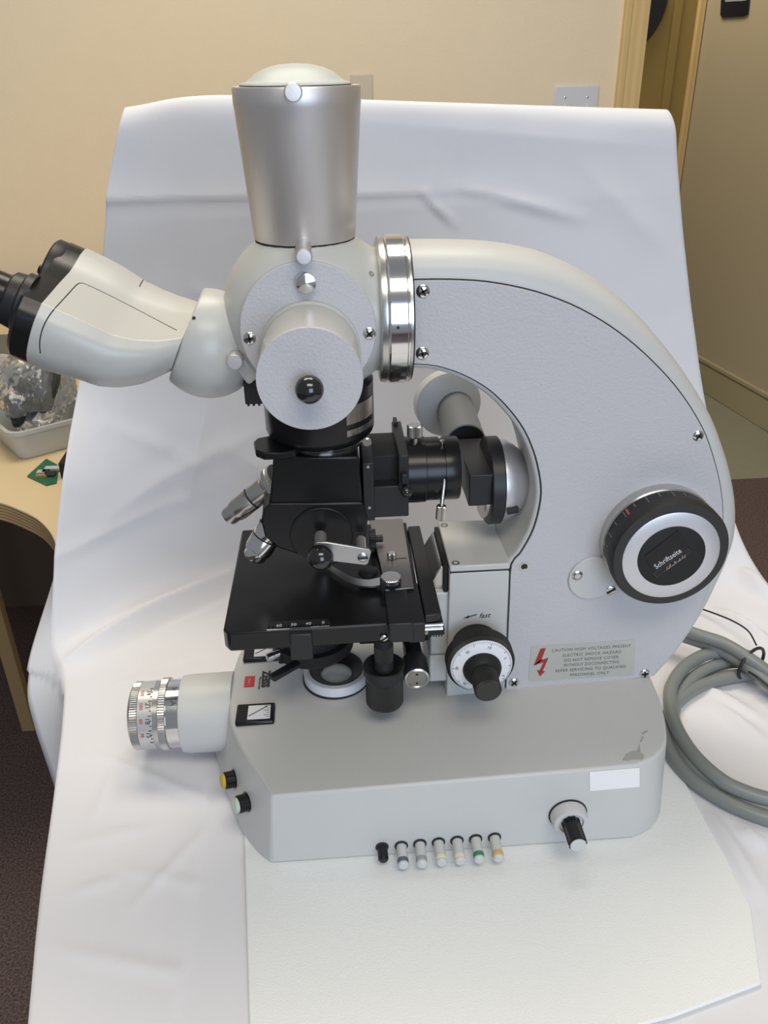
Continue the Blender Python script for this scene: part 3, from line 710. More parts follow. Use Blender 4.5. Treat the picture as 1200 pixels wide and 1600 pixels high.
# focus knobs
kc = A(752, 1040, -.064)
def kp(y): return Vector((kc.x, y, kc.z))
kr = 54 * (kp(-.064) - CAM).dot(FWD) / FPX
fk = lathe_part('focus_knob', MIC, MATTE, kp(-.034), (0, -1, 0), [(kr * .66, 0), (kr * .66, .012), (kr * .9, .0205), (kr * .9, .029)], 64)
bm = bmesh.new(); knurl(bm, kp(-.034), (0, -1, 0), kr * .70, .001, .0135, 100, .0005); fin('knurled_grip', bm, RUBBER, fk)
bm = bmesh.new(); knurl(bm, kp(-.034), (0, -1, 0), kr, .0155, .030, 140, .0005, .002); fin('knurled_grip', bm, RUBBER, fk)
dialr = lathe_part('micrometer_dial', fk, WHITEP, kp(-.064), (0, -1, 0), [(kr * .91, -.001), (kr * .90, .0008), (kr * .60, .0035), (kr * .5, .0035)], 72)
bm = bmesh.new()
for k in range(100):
    a = 2 * math.pi * k / 100; L = kr * (.10 if k % 10 == 0 else .065 if k % 5 == 0 else .05)
    def on(rad): return kp(-.064 - .0009 - (kr * .90 - rad) / (kr * .30) * .0027) + Vector((math.cos(a), 0, math.sin(a))) * rad
    bar(bm, on(kr * .885), on(kr * .885 - L), .00022 if k % 10 else .00035, .0002, (0, -1, 0))
fin('dial_marks', bm, INK, fk, smooth=0)
for k, s in enumerate(('10', '5', '0', '40', '30', '20', '50')):
    a = math.radians(75 - 51.4 * k); b = text_bm(s, .0032, extr=.00004)
    rad = kr * .72; o = kp(-.064 - .0010 - (kr * .18) / (kr * .30) * .0027) + Vector((math.cos(a), 0, math.sin(a))) * rad
    up = Vector((math.cos(a), .1, math.sin(a))); lay(b, o, Vector((math.sin(a), 0, -math.cos(a))), up); fin('dial_number', b, GREYINK, fk, smooth=0)
lathe_part('inner_hub', fk, MATTE, kp(-.064), (0, -1, 0), [(kr * .56, -.001), (kr * .56, .005), (kr * .50, .009), (kr * .42, .0115)], 48)
bm = bmesh.new(); knurl(bm, kp(-.064), (0, -1, 0), kr * .385, .008, .030, 60, .0004, .0012); fin('fine_knob', bm, RUBBER, fk)

# ---------- curved arm
YP = -.030
O_px = [(641, 435), (700, 434.5), (760, 438), (820, 449), (866, 463), (910, 482), (960, 512), (1010, 553), (1060, 607), (1098, 667), (1117, 720), (1127, 765), (1130, 810), (1125, 865), (1108, 915), (1088, 963), (1054, 1015), (1018, 1056)]
I_px = [(641, 569), (680, 572), (725, 587), (770, 615), (810, 660), (832, 705), (843, 755), (841, 790), (830, 829), (811, 863), (797, 881), (794, 930), (791, 1000), (788, 1084)]
S_px = [(641, 375), (700, 376), (760, 378), (820, 387), (870, 402), (920, 430), (980, 475), (1040, 545), (1090, 620), (1120, 690), (1136, 755), (1141, 800)]
NA = 60
O = resample(catmull([A(*p, YP) for p in O_px], 6), NA)
I = resample(catmull([A(*p, YP) for p in I_px], 6), NA)
S = catmull([A(*p, 0) for p in S_px], 8)
# crown height over the panel edge, measured outwards from O
def crown(i):
    p = O[i]; t_ = (O[min(i + 1, NA - 1)] - O[max(i - 1, 0)]).normalized(); n = Vector((-t_.z, 0, t_.x))
    if n.z < 0 and i < NA * .4: n = -n
    if n.x < 0 and i >= NA * .4: n = -n
    return n
HW = .030
rs = []
cr = []
for i in range(NA):
    n = crown(i)
    best = min(((s_ - O[i]) - n * (s_ - O[i]).dot(n)).length for s_ in [Vector((q.x, YP, q.z)) for q in S])
    k = min(S, key=lambda q: ((Vector((q.x, YP, q.z)) - O[i]) - n * (Vector((q.x, YP, q.z)) - O[i]).dot(n)).length + (0 if (Vector((q.x, YP, q.z)) - O[i]).dot(n) > 0 else 1))
    cr.append(max(.008, min(.030, (Vector((k.x, YP, k.z)) - O[i]).dot(n))))
for _ in range(6): cr = [cr[max(i - 1, 0)] * .25 + cr[i] * .5 + cr[min(i + 1, NA - 1)] * .25 for i in range(NA)]
print('crown', [round(c * 1000) for c in cr[::6]])
for i in range(NA):
    n = crown(i); o, q = O[i], I[i]; dq = (o - q).normalized()
    ring = []
    ring += [Vector((q.x, -HW + .004, q.z)) - dq * .0035, Vector((q.x, -HW + .001, q.z)) - dq * .0025, Vector((q.x, -HW, q.z))]
    for k in range(0, 13):
        a = math.pi * k / 12; y = -HW * math.cos(a); h = cr[i] * (math.sin(a) ** .85 if a not in (0, math.pi) else 0)
        ring.append(Vector((o.x, y, o.z)) + n * h)
    ring += [Vector((q.x, HW, q.z)), Vector((q.x, HW - .001, q.z)) - dq * .0025, Vector((q.x, HW - .004, q.z)) - dq * .0035]
    rs.append(ring)
bm = bmesh.new(); rings(bm, rs); bmesh.ops.triangulate(bm, faces=[f for f in bm.faces if len(f.verts) > 4])
arm = fin('arm', bm, GREY, MIC, 0, 50)
# cover panel and its dark joint
def strip(bm, inset, y, th):
    ends = []
    Oi, Ii = [], []
    for i in range(NA):
        n = crown(i); Oi.append(O[i] - n * inset)
        t_ = (I[min(i + 1, NA - 1)] - I[max(i - 1, 0)]).normalized(); m_ = Vector((-t_.z, 0, t_.x))
        if m_.dot(O[i] - I[i]) < 0: m_ = -m_
        Ii.append(I[i] + m_ * inset)
    for L in (Oi, Ii):
        d0 = (L[1] - L[0]).normalized(); L[0] = L[0] + d0 * inset
        d1 = (L[-2] - L[-1]).normalized(); L[-1] = L[-1] + d1 * inset
    vb = [[bm.verts.new((p.x, y, p.z)) for p in (a_, b_)] for a_, b_ in zip(Oi, Ii)]
    vf = [[bm.verts.new((p.x, y - th, p.z)) for p in (a_, b_)] for a_, b_ in zip(Oi, Ii)]
    for i in range(NA - 1):
        bm.faces.new((vf[i][0], vf[i][1], vf[i + 1][1], vf[i + 1][0])); bm.faces.new((vb[i][0], vb[i + 1][0], vb[i + 1][1], vb[i][1]))
        bm.faces.new((vb[i][0], vf[i][0], vf[i + 1][0], vb[i + 1][0])); bm.faces.new((vb[i][1], vb[i + 1][1], vf[i + 1][1], vf[i][1]))
    for i in (0, NA - 1): bm.faces.new((vb[i][0], vb[i][1], vf[i][1], vf[i][0]))
bm = bmesh.new(); strip(bm, .0002, YP - .0001, .0005); fin('panel_joint', bm, SEAM, arm, smooth=0)
bm = bmesh.new(); strip(bm, .0010, YP - .0002, .0018)
YF = YP - .002
panel = fin('side_panel', bm, PANEL, MIC, .0004)
for px, py in ((661, 455), (660, 552), (1091, 681), (1007, 1052), (803, 1066)):
    screw(MIC, A(px, py, YF), (0, -1, 0), .0044 if px < 1080 else .0040)
q = A(819, 885, YF); lathe_part('screw_socket', panel, STEEL, q, (0, -1, 0), [(.0038, -.001), (.0038, .0005), (.0026, .0006), (.0022, .0001)], 24)
lathe_part('socket_hole', panel, SEAM, q, (0, -1, 0), [(.0022, 0), (.0022, .00035)], 20)
# warning label
LABEL = mat('label_foil', (.50, .50, .46), .38, .25)
c4 = [A(x, y, YF) for x, y in ((830, 1009.5), (993.5, 999), (990, 1053.5), (825.5, 1064.5))]
bm = bmesh.new()
rr = []
for i in range(4):
    p, pr, nx = c4[i], c4[i - 1], c4[(i + 1) % 4]; a, b = (pr - p).normalized() * .0022, (nx - p).normalized() * .0022
    rr += [p + a, p + (a + b) * .3, p + b]
quadslab(bm, rr, (0, -1, 0), .0004); wl = fin('warning_label', bm, LABEL, panel, smooth=0)
ex = (c4[1] - c4[0]).normalized(); ey = Vector((0, 0, 1)); ey = (ey - ex * ey.dot(ex)).normalized()
lines = ['CAUTION HIGH VOLTAGES PRESENT', 'ELECTRIC SHOCK HAZARD', 'DO NOT REMOVE COVER', 'WITHOUT DISCONNECTING', 'REFER SERVICING TO QUALIFIED', 'PERSONNEL ONLY']
y_px = [(924, 1013), (925, 1021.5), (924, 1029.5), (924, 1037), (923, 1045), (921, 1053)]
bmA = None
for s, pp in zip(lines, y_px):
    b = text_bm(s, .0041, space=1.12, extr=.00004)
    wd = max(v.co.x for v in b.verts) - min(v.co.x for v in b.verts); target = {0: 124, 1: 92, 2: 86, 3: 88, 4: 112, 5: 62}[lines.index(s)] * (c4[1] - c4[0]).length / 163.5
    for v in b.verts: v.co.x *= target / wd
    lay(b, A(*pp, YF - .00045), ex, ey); fin('label_text', b, GREYINK, panel, smooth=0)
def L2(u, v):  # label coordinates: u right, v down, in the zoomed drawing
    return A(640 + u / 2.857, 840 + v / 2.857, YF - .0004)
bm = bmesh.new()
for pc4 in (((585, 495), (608, 493), (586, 552), (553, 571)), ((553, 571), (580, 547), (620, 537), (598, 556)), ((598, 556), (620, 537), (593, 597), (580, 594)), ((568, 591), (605, 597), (581, 619))):
    quadslab(bm, [L2(*p) for p in pc4], (0, -1, 0), .0002)
fin('lightning_bolt', bm, mat('dark_red_print', (.33, .03, .03), .5), panel, smooth=0)

# tube length dial at the back
dc = A(1048, 868, -.062); rd = 94 * (dc - CAM).dot(FWD) / FPX
def dp(y): return Vector((dc.x, y, dc.z))
td = lathe_part('format_dial', MIC, STEEL, dp(YF), (0, -1, 0), [(rd * .99, -.0008), (rd * .99, .0085), (rd * .97, .0095), (rd * .9, .0095)], 80)
lathe_part('black_scale_ring', td, SATIN, dp(YF), (0, -1, 0), [(rd * .96, .009), (rd * .96, .0195), (rd * .90, .0195)], 80)
lathe_part('rubber_rim', td, RUBBER, dp(YF), (0, -1, 0), [(rd * .95, .0195), (rd * 1.0, .0205), (rd * 1.0, .0275), (rd * .965, .0300), (rd * .80, .0305)], 80)
lathe_part('silver_ring', td, mat('satin_ring', (.66, .65, .68), .42, .7), dp(YF), (0, -1, 0), [(rd * .82, .029), (rd * .82, .0308), (rd * .80, .0312), (rd * .56, .0312)], 80)
lathe_part('black_centre', td, MATTE, dp(YF), (0, -1, 0), [(rd * .57, .030), (rd * .57, .0316), (rd * .55, .0319), (0, .0319)], 72)
yd = YF - .0321
bm = bmesh.new(); quadslab(bm, [A(840 + u / 3.333, 700 + v / 3.333, yd) for u, v in ((560, 560), (735, 425), (795, 535), (612, 675))], (0, -1, 0), .0003); fin('sticker', bm, BLACK, td, smooth=0)
t0, t1 = A(840 + 612 / 3.333, 700 + 622 / 3.333, yd - .0005), A(840 + 745 / 3.333, 700 + 532 / 3.333, yd - .0005)
b = text_bm('Schriftseite', .0064); wd = max(v.co.x for v in b.verts) - min(v.co.x for v in b.verts)
for v in b.verts: v.co.x *= (t1 - t0).length / wd
ed = (t1 - t0).normalized(); lay(b, (t0 + t1) / 2, ed, Vector((0, 0, 1))); fin('lettering', b, WHITEINK, td, smooth=0)
bm = bmesh.new()
fr = [A(840 + u / 3.333, 700 + v / 3.333, yd - .0004) for u, v in ((603, 655), (782, 525), (795, 540), (618, 672))]
for i in range(4): bar(bm, fr[i], fr[(i + 1) % 4], .0003, .0004, (0, -1, 0))
fin('printed_frame', bm, GREYINK, td, smooth=0)
bm = bmesh.new()
for k in range(14):
    u = 672 + k * 7.3; v = 636 - k * 5.2; p = A(840 + u / 3.333, 700 + v / 3.333, yd - .0004); bar(bm, p, p + Vector((.0012 * math.sin(k * 1.7), 0, .0022 + .0008 * math.cos(k * 2.3))), .0005, .0003, (0, -1, 0))
fin('scuffed_print', bm, mat('pale_scuff', (.45, .33, .29), .6), td, smooth=0)
bm = bmesh.new()
for k in range(9):
    a = math.radians(75 + 13 * k); c = Vector((math.cos(a), 0, math.sin(a))); p = dp(YF - .0105) + c * (rd * .962); bar(bm, p, p + Vector((0, -.0075 if k % 2 else -.005, 0)), .0006, .0004, c)
fin('scale_marks', bm, mat('dim_print', (.22, .22, .22), .6), td, smooth=0)
a = math.radians(136); c = Vector((math.cos(a), 0, math.sin(a))); p = dp(YF - .0105) + c * (rd * .962)
bm = bmesh.new(); bar(bm, p, p + Vector((0, -.009, 0)), .0016, .0005, c); fin('red_index', bm, mat('red_index_print', (.55, .09, .05), .5), td, smooth=0)
# small round cover next to the dial
pc_ = A(925.5, 902, YF); rc = 38.5 * (pc_ - CAM).dot(FWD) / FPX
rcv = lathe_part('round_cover', MIC, GREY, pc_, (0, -1, 0), [(rc, -.0005), (rc, .0014), (rc * .97, .0020), (0, .0020)], 56)
sc_ = A(902, 899, YF - .002)
lathe_part('screw_washer', rcv, STEEL, sc_, (0, -1, 0), [(.0042, -.0004), (.0042, .0006), (.003, .0012), (.0024, .0004)], 24)
bm = bmesh.new(); lathe(bm, sc_, (0, -1, 0), [(.0024, -.0002), (.0024, .0014), (0, .0018)], 18); fin('screw', bm, STEEL, rcv)
screw(MIC, A(954.5, 922.5, YF - .002), (0, -1, 0), .0040, 'slot', m=STEEL, dome=.2)

# ---------- photo head: round body, ring, tube
HZ = .384; HX = -.0045
hd_r = .0575
bm = bmesh.new()
rs = []
nseg = 64
prof = []
for k in range(25):
    a = math.pi * (.0 + k / 24)
    prof.append((hd_r * math.sin(a), -hd_r * math.cos(a)))
HPROF = [(r, h) for r, h in prof if h < .040] + [(.0405, .0425), (.0405, .052)]
lathe(bm, (HX, 0, HZ), (1, 0, 0), HPROF, 72)
for v in bm.verts: v.co.y = max(-.0412, min(.0412, v.co.y))
head = fin('photo_head', bm, HEADG, MIC, 0, 60)
# coupling ring between head and arm
rg = lathe_part('coupling_ring', MIC, STEEL, (.0405, 0, HZ - .0005), (1, 0, 0), [(.0455, 0), (.0478, .0008), (.0482, .0030), (.0482, .0042), (.0474, .0046)], 96)
lathe_part('chrome_band', rg, CHROME, (.0405, 0, HZ - .0005), (1, 0, 0), [(.0474, .0044), (.0490, .0060), (.0490, .0165), (.0484, .0172), (.0484, .0182), (.0478, .0186)], 96)
lathe_part('dark_groove', rg, SEAM, (.0405, 0, HZ - .0005), (1, 0, 0), [(.0470, .0180), (.0470, .0212)], 72)
lathe_part('end_flange', rg, STEEL, (.0405, 0, HZ - .0005), (1, 0, 0), [(.0480, .0184), (.0480, .0202), (.046, .0208)], 96)
p = A(622, 512, -.049); lathe_part('pin_hole', rg, SEAM, (p.x, -.0485, p.z), (0, -1, 0), [(.0009, -.002), (.0009, .0009)], 12)
# front plate
PY = -.0425
pcx, pcz = A(482, 517, PY).x, A(482, 517, PY).z
pr = 106.5 * (Vector((pcx, PY, pcz)) - CAM).dot(FWD) / FPX
pl = lathe_part('front_plate', MIC, PANEL, (pcx, -.020, pcz), (0, -1, 0), [(pr * .99, 0), (pr, .020), (pr, .0218), (pr * .985, .0225), (0, .0225)], 80)
for px, py in ((390, 528.5), (577, 521)): screw(MIC, A(px, py, PY), (0, -1, 0), .0040)
q = A(478, 440, PY); bm = bmesh.new(); lathe(bm, q, (0, -1, 0), [(.0064, 0), (.0064, .004), (.0060, .0050), (.0012, .0062), (0, .0062)], 36); fin('polished_button', bm, CHROME, pl, 0, 20)
q = A(478, 400, PY); st = A(474, 385, -.033)
bm = bmesh.new(); lathe(bm, (st.x, -.030, st.z), (0, -1, -.1), [(.0050, 0), (.0046, .020)], 24); lk = fin('lock_pin', bm, SILVER, pl)
bm = bmesh.new(); e_ = A(475, 401, -.056); lathe(bm, (e_.x, -.049, e_.z), (0, -1, 0), [(.0048, 0), (.0048, .0075), (.0042, .0082), (0, .0084)], 28); fin('pin_cap', bm, SILVER, pl)
p, n = A(580.5, 428.5, -.045), Vector((.35, -.9, .2))
# cylinder with the end plate and ball knob
CY1 = -.1000
cc = A(484, 594, CY1)
cr_ = 84 * (cc - CAM).dot(FWD) / FPX
cyl = lathe_part('shutter_housing', MIC, HEADG, (cc.x, PY, cc.z), (0, -1, 0), [(cr_ * 1.03, 0), (cr_ * 1.03, .004), (cr_ * .985, .0055), (cr_ * .985, -CY1 + PY - .0022)], 72)
lathe_part('end_plate', cyl, PANEL, (cc.x, CY1 + .0024, cc.z), (0, -1, 0), [(cr_, 0), (cr_, .0020), (cr_ * .99, .0026), (0, .0026)], 72)
bk = A(484, 613, CY1 - .013); bk.x, bk.z = cc.x - .0002, cc.z - .0015
bm = bmesh.new(); lathe(bm, (bk.x, CY1, bk.z), (0, -1, 0), [(.0034, -.001), (.0034, .006)], 20); ball(bm, (bk.x, CY1 - .0115, bk.z), .0083); fin('ball_knob', bm, BALL, cyl)
# small screw on the head
bvh_bm = bmesh.new(); lathe(bvh_bm, (HX, 0, HZ), (1, 0, 0), HPROF, 72); bmesh.ops.recalc_face_normals(bvh_bm, faces=bvh_bm.faces)
HEAD_BVH = BVHTree.FromBMesh(bvh_bm)
p, n = hit(HEAD_BVH, 580, 428)
if p: lathe_part('grub_screw', head, STEEL, p, n, [(.0019, -.001), (.0019, .0003), (.0011, .0004), (.001, .0)], 14)

# tapered silver tube with domed cap
tz0, tz1 = .4325, .5195
TX = -.0050
tp = lathe_part('camera_tube', MIC, SILVER, (TX, 0, tz0), (0, 0, 1), [(.0318, 0), (.0325, .0012), (.0380, tz1 - tz0 - .0105), (.0382, tz1 - tz0 - .0100), (.0384, tz1 - tz0 - .001), (.0378, tz1 - tz0), (.0340, tz1 - tz0), (.0340, tz1 - tz0 - .003)], 80)
lathe_part('joint_line', tp, SEAM, (TX, 0, tz0 - .0012), (0, 0, 1), [(.0320, 0), (.0320, .0016)], 64)
lathe_part('dust_cap', tp, mat('cap_plastic', (.50, .53, .50), .45), (TX - .0005, 0, tz1), (0, 0, 1), [(.0330, -.002), (.0330, .0010), (.0322, .0018), (.0295, .0022), (.0275, .0034), (.0235, .0068), (.0170, .0096), (.0090, .0113), (0, .0118)], 64)
lathe_part('cap_shadow_ring', tp, SATIN, (TX - .0005, 0, tz1), (0, 0, 1), [(.0332, -.001), (.0332, .0005)], 64)
q = A(458, 144, -.046); bm = bmesh.new(); lathe(bm, (q.x, -.036, q.z), (0, -1, 0), [(.0035, 0), (.0035, .004), (.0050, .0042), (.0051, .0100), (.0044, .0108), (0, .0110)], 32); fin('clamp_screw', bm, SILVER, tp)

# ---------- binocular
a_ = math.radians(26)
E_ = Vector((-math.cos(a_), 0, math.sin(a_))); W_ = Vector((math.sin(a_), 0, math.cos(a_)))
P0 = A(65, 473, -.045)
AXO = Vector((P0.x, 0, P0.z))
sec = [(-.0455, .0), (-.0520, -.009), (-.0530, -.020), (-.0480, -.034), (-.035, -.045), (-.018, -.0515), (.003, -.0535), (.030, -.0530), (.052, -.045), (.064, -.030), (.0665, -.012), (.0630, .004), (.0540, .0135), (.0430, .0165), (.0310, .0150), (.0200, .0100), (.0110, .0068), (-.010, .0048), (-.030, .0020)]
low = catmull([Vector((y, w_, 0)) for y, w_ in sec[:15]], 4)
sec = [(q.x, q.y) for q in low] + sec[15:]
def bsec(s, ky, kb, dw=0, ko=0):
    out = []
    for y, w_ in sec:
        yy = y * ky + ko; ww = w_ * (1 - .5 * (s / .083) ** 2) if w_ > 0 else w_ * (1 + (kb - 1) * 1.0 - .10 * min(1, s / .03))
        out.append(AXO + Vector((0, yy, 0)) - E_ * s + W_ * (ww + dw))
    return out
st_ = catmull([Vector(q) for q in ((0, 1, 1), (.012, 1.008, 1.015), (.026, .998, 1.02), (.0437, .965, .985), (.0567, .91, .93), (.0687, .82, .85), (.077, .73, .76), (.083, .65, .68))], 3)
dwc = ((0, 0), (.026, -.0010), (.0437, -.0026), (.0567, -.0010), (.0687, .0022), (.083, .0085))
def dwf(s):
    for (a, b), (c, d) in zip(dwc, dwc[1:]):
        if s <= c: return b + (d - b) * (s - a) / (c - a)
    return dwc[-1][1]
stn = [(q.x, q.y, q.z, dwf(q.x), 0) for q in st_]
bm = bmesh.new(); rings(bm, [bsec(*s) for s in stn])
bb_ = bm.copy(); bmesh.ops.recalc_face_normals(bb_, faces=bb_.faces); BINO_BVH = BVHTree.FromBMesh(bb_)
bino = fin('binocular_head', bm, HEADG, MIC, .0006, 24)
def seam_on(bvh, pts, r, name, parent, n=8):
    path = []
    P2 = catmull([Vector((x, y, 0)) for x, y in pts], n)
    for q in P2:
        l, nn = hit(bvh, q.x, q.y)
        if l is not None and (not path or (l - path[-1]).length < .02): path.append(l + nn * (-r * .35))
    if len(path) < 3: return
    bm = bmesh.new(); tube(bm, path, r, 6); return fin(name, bm, SEAM, parent, smooth=180)
seam_on(BINO_BVH, [(63, 552), (62, 535), (66, 515), (74, 498), (84, 484), (104, 462), (120, 445), (128, 442.5), (138, 446), (170, 461), (215, 484), (255, 505), (276, 516)], .00042, 'cover_seam', bino)
seam_on(BINO_BVH, [(218, 448), (222, 440), (228, 433), (235, 429)], .00038, 'joint_seam', bino)
# black flange following the section, eyepiece sockets
def flange(s0, s1, k0, k1, y_lo, y_hi):
    pts = [(y, w_) for y, w_ in sec if y_lo <= y <= y_hi]
    return [[AXO + Vector((0, y * k, 0)) + E_ * s + W_ * (w_ * k) for y, w_ in pts] for s, k in ((s0, k0), (s1, k0), (s1 + .0012, k1))]
bm = bmesh.new(); rings(bm, [[AXO + Vector((0, y * k, 0)) + E_ * s + W_ * (w_ * k - (1 - k) * .02) for y, w_ in sec] for s, k in ((-.0006, .985), (.0105, .985), (.0125, .95))])
fl = fin('eyepiece_carrier', bm, BLACK, bino, 0, 35)
nc = AXO + Vector((0, -.0205, 0)) + W_ * -.0140        # centre of the near eyepiece
fc = AXO + Vector((0, .0385, 0)) + W_ * -.0125
bm = bmesh.new(); lathe(bm, fc, E_, [(.0275, .008), (.0285, .010), (.0285, .0165), (.0270, .018), (.0180, .018), (.0180, .009)], 48); fin('eyepiece_socket', bm, SATIN, bino)
bm = bmesh.new(); lathe(bm, nc, E_, [(.0200, .011), (.0200, .0155), (.0180, .0170), (.0172, .0230), (.0155, .0245)], 48); fin('eyepiece_socket', bm, SATIN, bino)
bm = bmesh.new(); lathe(bm, nc, E_, [(.0140, .014), (.0140, .060), (.0162, .0615), (.0162, .074), (.0150, .076), (.0100, .076), (.0090, .072)], 48); ep = fin('eyepiece', bm, BLACK, MIC)
lathe_part('eye_lens', ep, GLASS, nc, E_, [(.0100, .0725), (.0070, .0740), (0, .0745)], 32)
q = pln(70, 424, AXO + E_ * .016, E_)
bm = bmesh.new(); lathe(bm, q - E_ * .008, E_, [(.0034, 0), (.0034, .011), (.0028, .012)], 20); fin('diopter_pin', bm, BLACK, bino)
# elbow between binocular and head
ec = A(326, 537, 0)
bm = bmesh.new()
ed_ = Vector((.93, 0, -.05)).normalized()
R_ = .0375
rs_ = []
ax, u, v = frame(Vector((-.93, 0, .28)))
lathe(bm, ec, E_, [(.0170, -.032)] + [(.0366 * math.sin(t_), -.0366 * math.cos(t_)) for t_ in [math.radians(34 + 6 * k) for k in range(14)]] + [(.0333, .0150), (.0322, .0158), (.028, .0158)], 72)
eb_ = bm.copy(); bmesh.ops.recalc_face_normals(eb_, faces=eb_.faces); ELB = BVHTree.FromBMesh(eb_)
elbow = fin('elbow', bm, HEADG, MIC, 0, 60)
p, n = hit(ELB, 303, 497)
if p: lathe_part('pin_hole', elbow, SEAM, p, n, [(.0012, -.001), (.0012, .0002)], 14)
cs = A(367, 567, -.040)
ck = lathe_part('clamp_screw', MIC, SILVER, (cs.x, -.030, cs.z + .0005), (0, -1, 0), [(.0036, -.008), (.0036, .002), (.0050, .0022), (.0052, .0100), (.0046, .0108), (0, .0110)], 28)
bm = bmesh.new(); bar(bm, A(365, 553, -.026), A(399, 592, -.026), .011, .009, (0, -1, 0)); fin('clamp_lug', bm, HEADG, ck, .002)
bm = bmesh.new(); q = A(397, 614, -.02); box(bm, q.x - .006, q.x + .010, -.026, -.002, q.z - .006, q.z + .010); rg_ = fin('knurled_block', bm, MATTE, MIC, .0008)
for k in range(4):
    bm = bmesh.new(); bar(bm, (q.x - .004 + k * .0036, -.026, q.z - .0065), (q.x - .004 + k * .0036, -.006, q.z - .0065), .0014, .0012); fin('rib', bm, MATTE, rg_)

# ---------- intermediate rings, nosepiece carrier and turret
nz = A(500, 690, -.036).z
cor = lathe_part('intermediate_tube', MIC, BLACK, (-.002, 0, 0), (0, 0, 1), [(.0290, .2925), (.0345, .2970), (.0380, .3005), (.0388, .3030), (.0388, .337), (.0300, .340)], 72)
bm = bmesh.new()
for k in range(2):
    a0_, a1_ = math.radians(-62), math.radians(-18)
    n_ = 12; pts = []
    zz = ((.3065, .3110), (.3150, .328))[k]
    ro, ri = .0392, .0380
    r0 = [Vector((-.002 + ro * math.cos(a0_ + (a1_ - a0_) * i / n_), ro * math.sin(a0_ + (a1_ - a0_) * i / n_), zz[0])) for i in range(n_ + 1)]
    r1 = [Vector((p_.x, p_.y, zz[1])) for p_ in r0]
    for i in range(n_):
        vs4 = [bm.verts.new(p_) for p_ in (r0[i], r0[i + 1], r1[i + 1], r1[i])]; bm.faces.new(vs4)
fin('engraved_band', bm, STEEL, cor)
lathe_part('silver_ring', cor, CHROME, (-.002, 0, 0), (0, 0, 1), [(.0300, .2905), (.0312, .2912), (.0312, .2930), (.0300, .2940)], 72)
bm = bmesh.new(); hz_ = .2985
lp = [B(*q, hz_) for q in ((396, 690), (402, 684), (428, 679), (450, 678), (474, 686), (462, 703), (440, 707), (412, 708), (399, 703))]
prismz(bm, [(p_.x, p_.y) for p_ in lp], hz_ - .0055, hz_); fin('slider_lever', bm, BLACK, cor, .001)
FY = -.034
car_px = [(427, 714), (561, 711), (566, 784), (573, 812), (570, 850), (556, 876), (520, 884), (470, 868), (436, 857), (414, 840), (408, 815), (413, 795), (420, 768)]
up_px = [(427, 714), (561, 714), (567, 786), (421, 788)]
bm = bmesh.new(); prism(bm, [(A(*q, FY).x, A(*q, FY).z) for q in up_px], FY, .034); car = fin('nosepiece_carrier', bm, BLACK, MIC, .0014)
lo_px = [(421, 787), (567, 785), (575, 812), (570, 850), (556, 874), (520, 882), (470, 868), (436, 857), (414, 840), (408, 815), (412, 797)]
bm = bmesh.new(); prism(bm, [(A(*q, FY - .002).x, A(*q, FY - .002).z) for q in lo_px], FY - .002, .030); fin('turret_guard', bm, BLACK, car, .0014)
dcn = A(503, 838, FY - .004); rr_ = 49 * (dcn - CAM).dot(FWD) / FPX
disc = lathe_part('side_disc', car, BLACK, (dcn.x, FY, dcn.z), (0, -1, 0), [(rr_, 0), (rr_, .0028), (rr_ * .97, .0034), (0, .0034)], 64)
bm = bmesh.new(); lathe(bm, (dcn.x, FY, dcn.z), (0, -1, 0), [(rr_ * 1.01, .0020), (rr_ * 1.01, .0034), (rr_ * .985, .0040), (rr_ * .955, .0036), (rr_ * .95, .0030)], 64, False, False); fin('disc_rim', bm, SATIN, car)
# turret
tcn = Vector((-.022, .004, .2395)); tax = Vector((-.62, -.05, -.78)).normalized()
tur = lathe_part('objective_turret', MIC, STEEL, tcn - tax * .004, tax, [(.0335, -.004), (.0345, -.002), (.0345, .003), (.0300, .006), (.0280, .0100), (.010, .0115)], 64)
bm = bmesh.new(); knurl(bm, tcn - tax * .004, tax, .0352, -.002, .003, 100, .0006); fin('knurled_rim', bm, STEEL, tur)
def objective(tip, root, r, m, ringm, tipr=.8):
    tip, root = Vector(tip), Vector(root); ax_ = (tip - root); L = ax_.length; ax_.normalize()
    o_ = lathe_part('objective', MIC, m, root, ax_, [(r * .86, 0), (r * .86, L * .10), (r, L * .12), (r, L * .40), (r * .985, L * .41), (r * .985, L * .43), (r, L * .44), (r, L * .74), (r * .95, L * .755), (r * .95, L * .80), (r * .84, L * .81), (r * .82, L * .95), (r * .70, L), (r * .3, L)], 48)
    lathe_part('groove_ring', o_, ringm, root, ax_, [(r * 1.003, L * .405), (r * 1.003, L * .435)], 48)
    lathe_part('front_lens', o_, BLACK, root, ax_, [(r * .3, L - .0005), (r * .28, L + .0002), (0, L + .0003)], 20)
    return o_
objective(A(355, 809, .004), A(424, 755, .004), .0090, STEEL, SEAM)
o2 = objective(A(396, 872, -.018), A(430, 815, -.014), .0106, CHROME, SATIN)
objective((-.006, .014, .1905), (-.014, .010, .236), .0095, STEEL, SEAM)
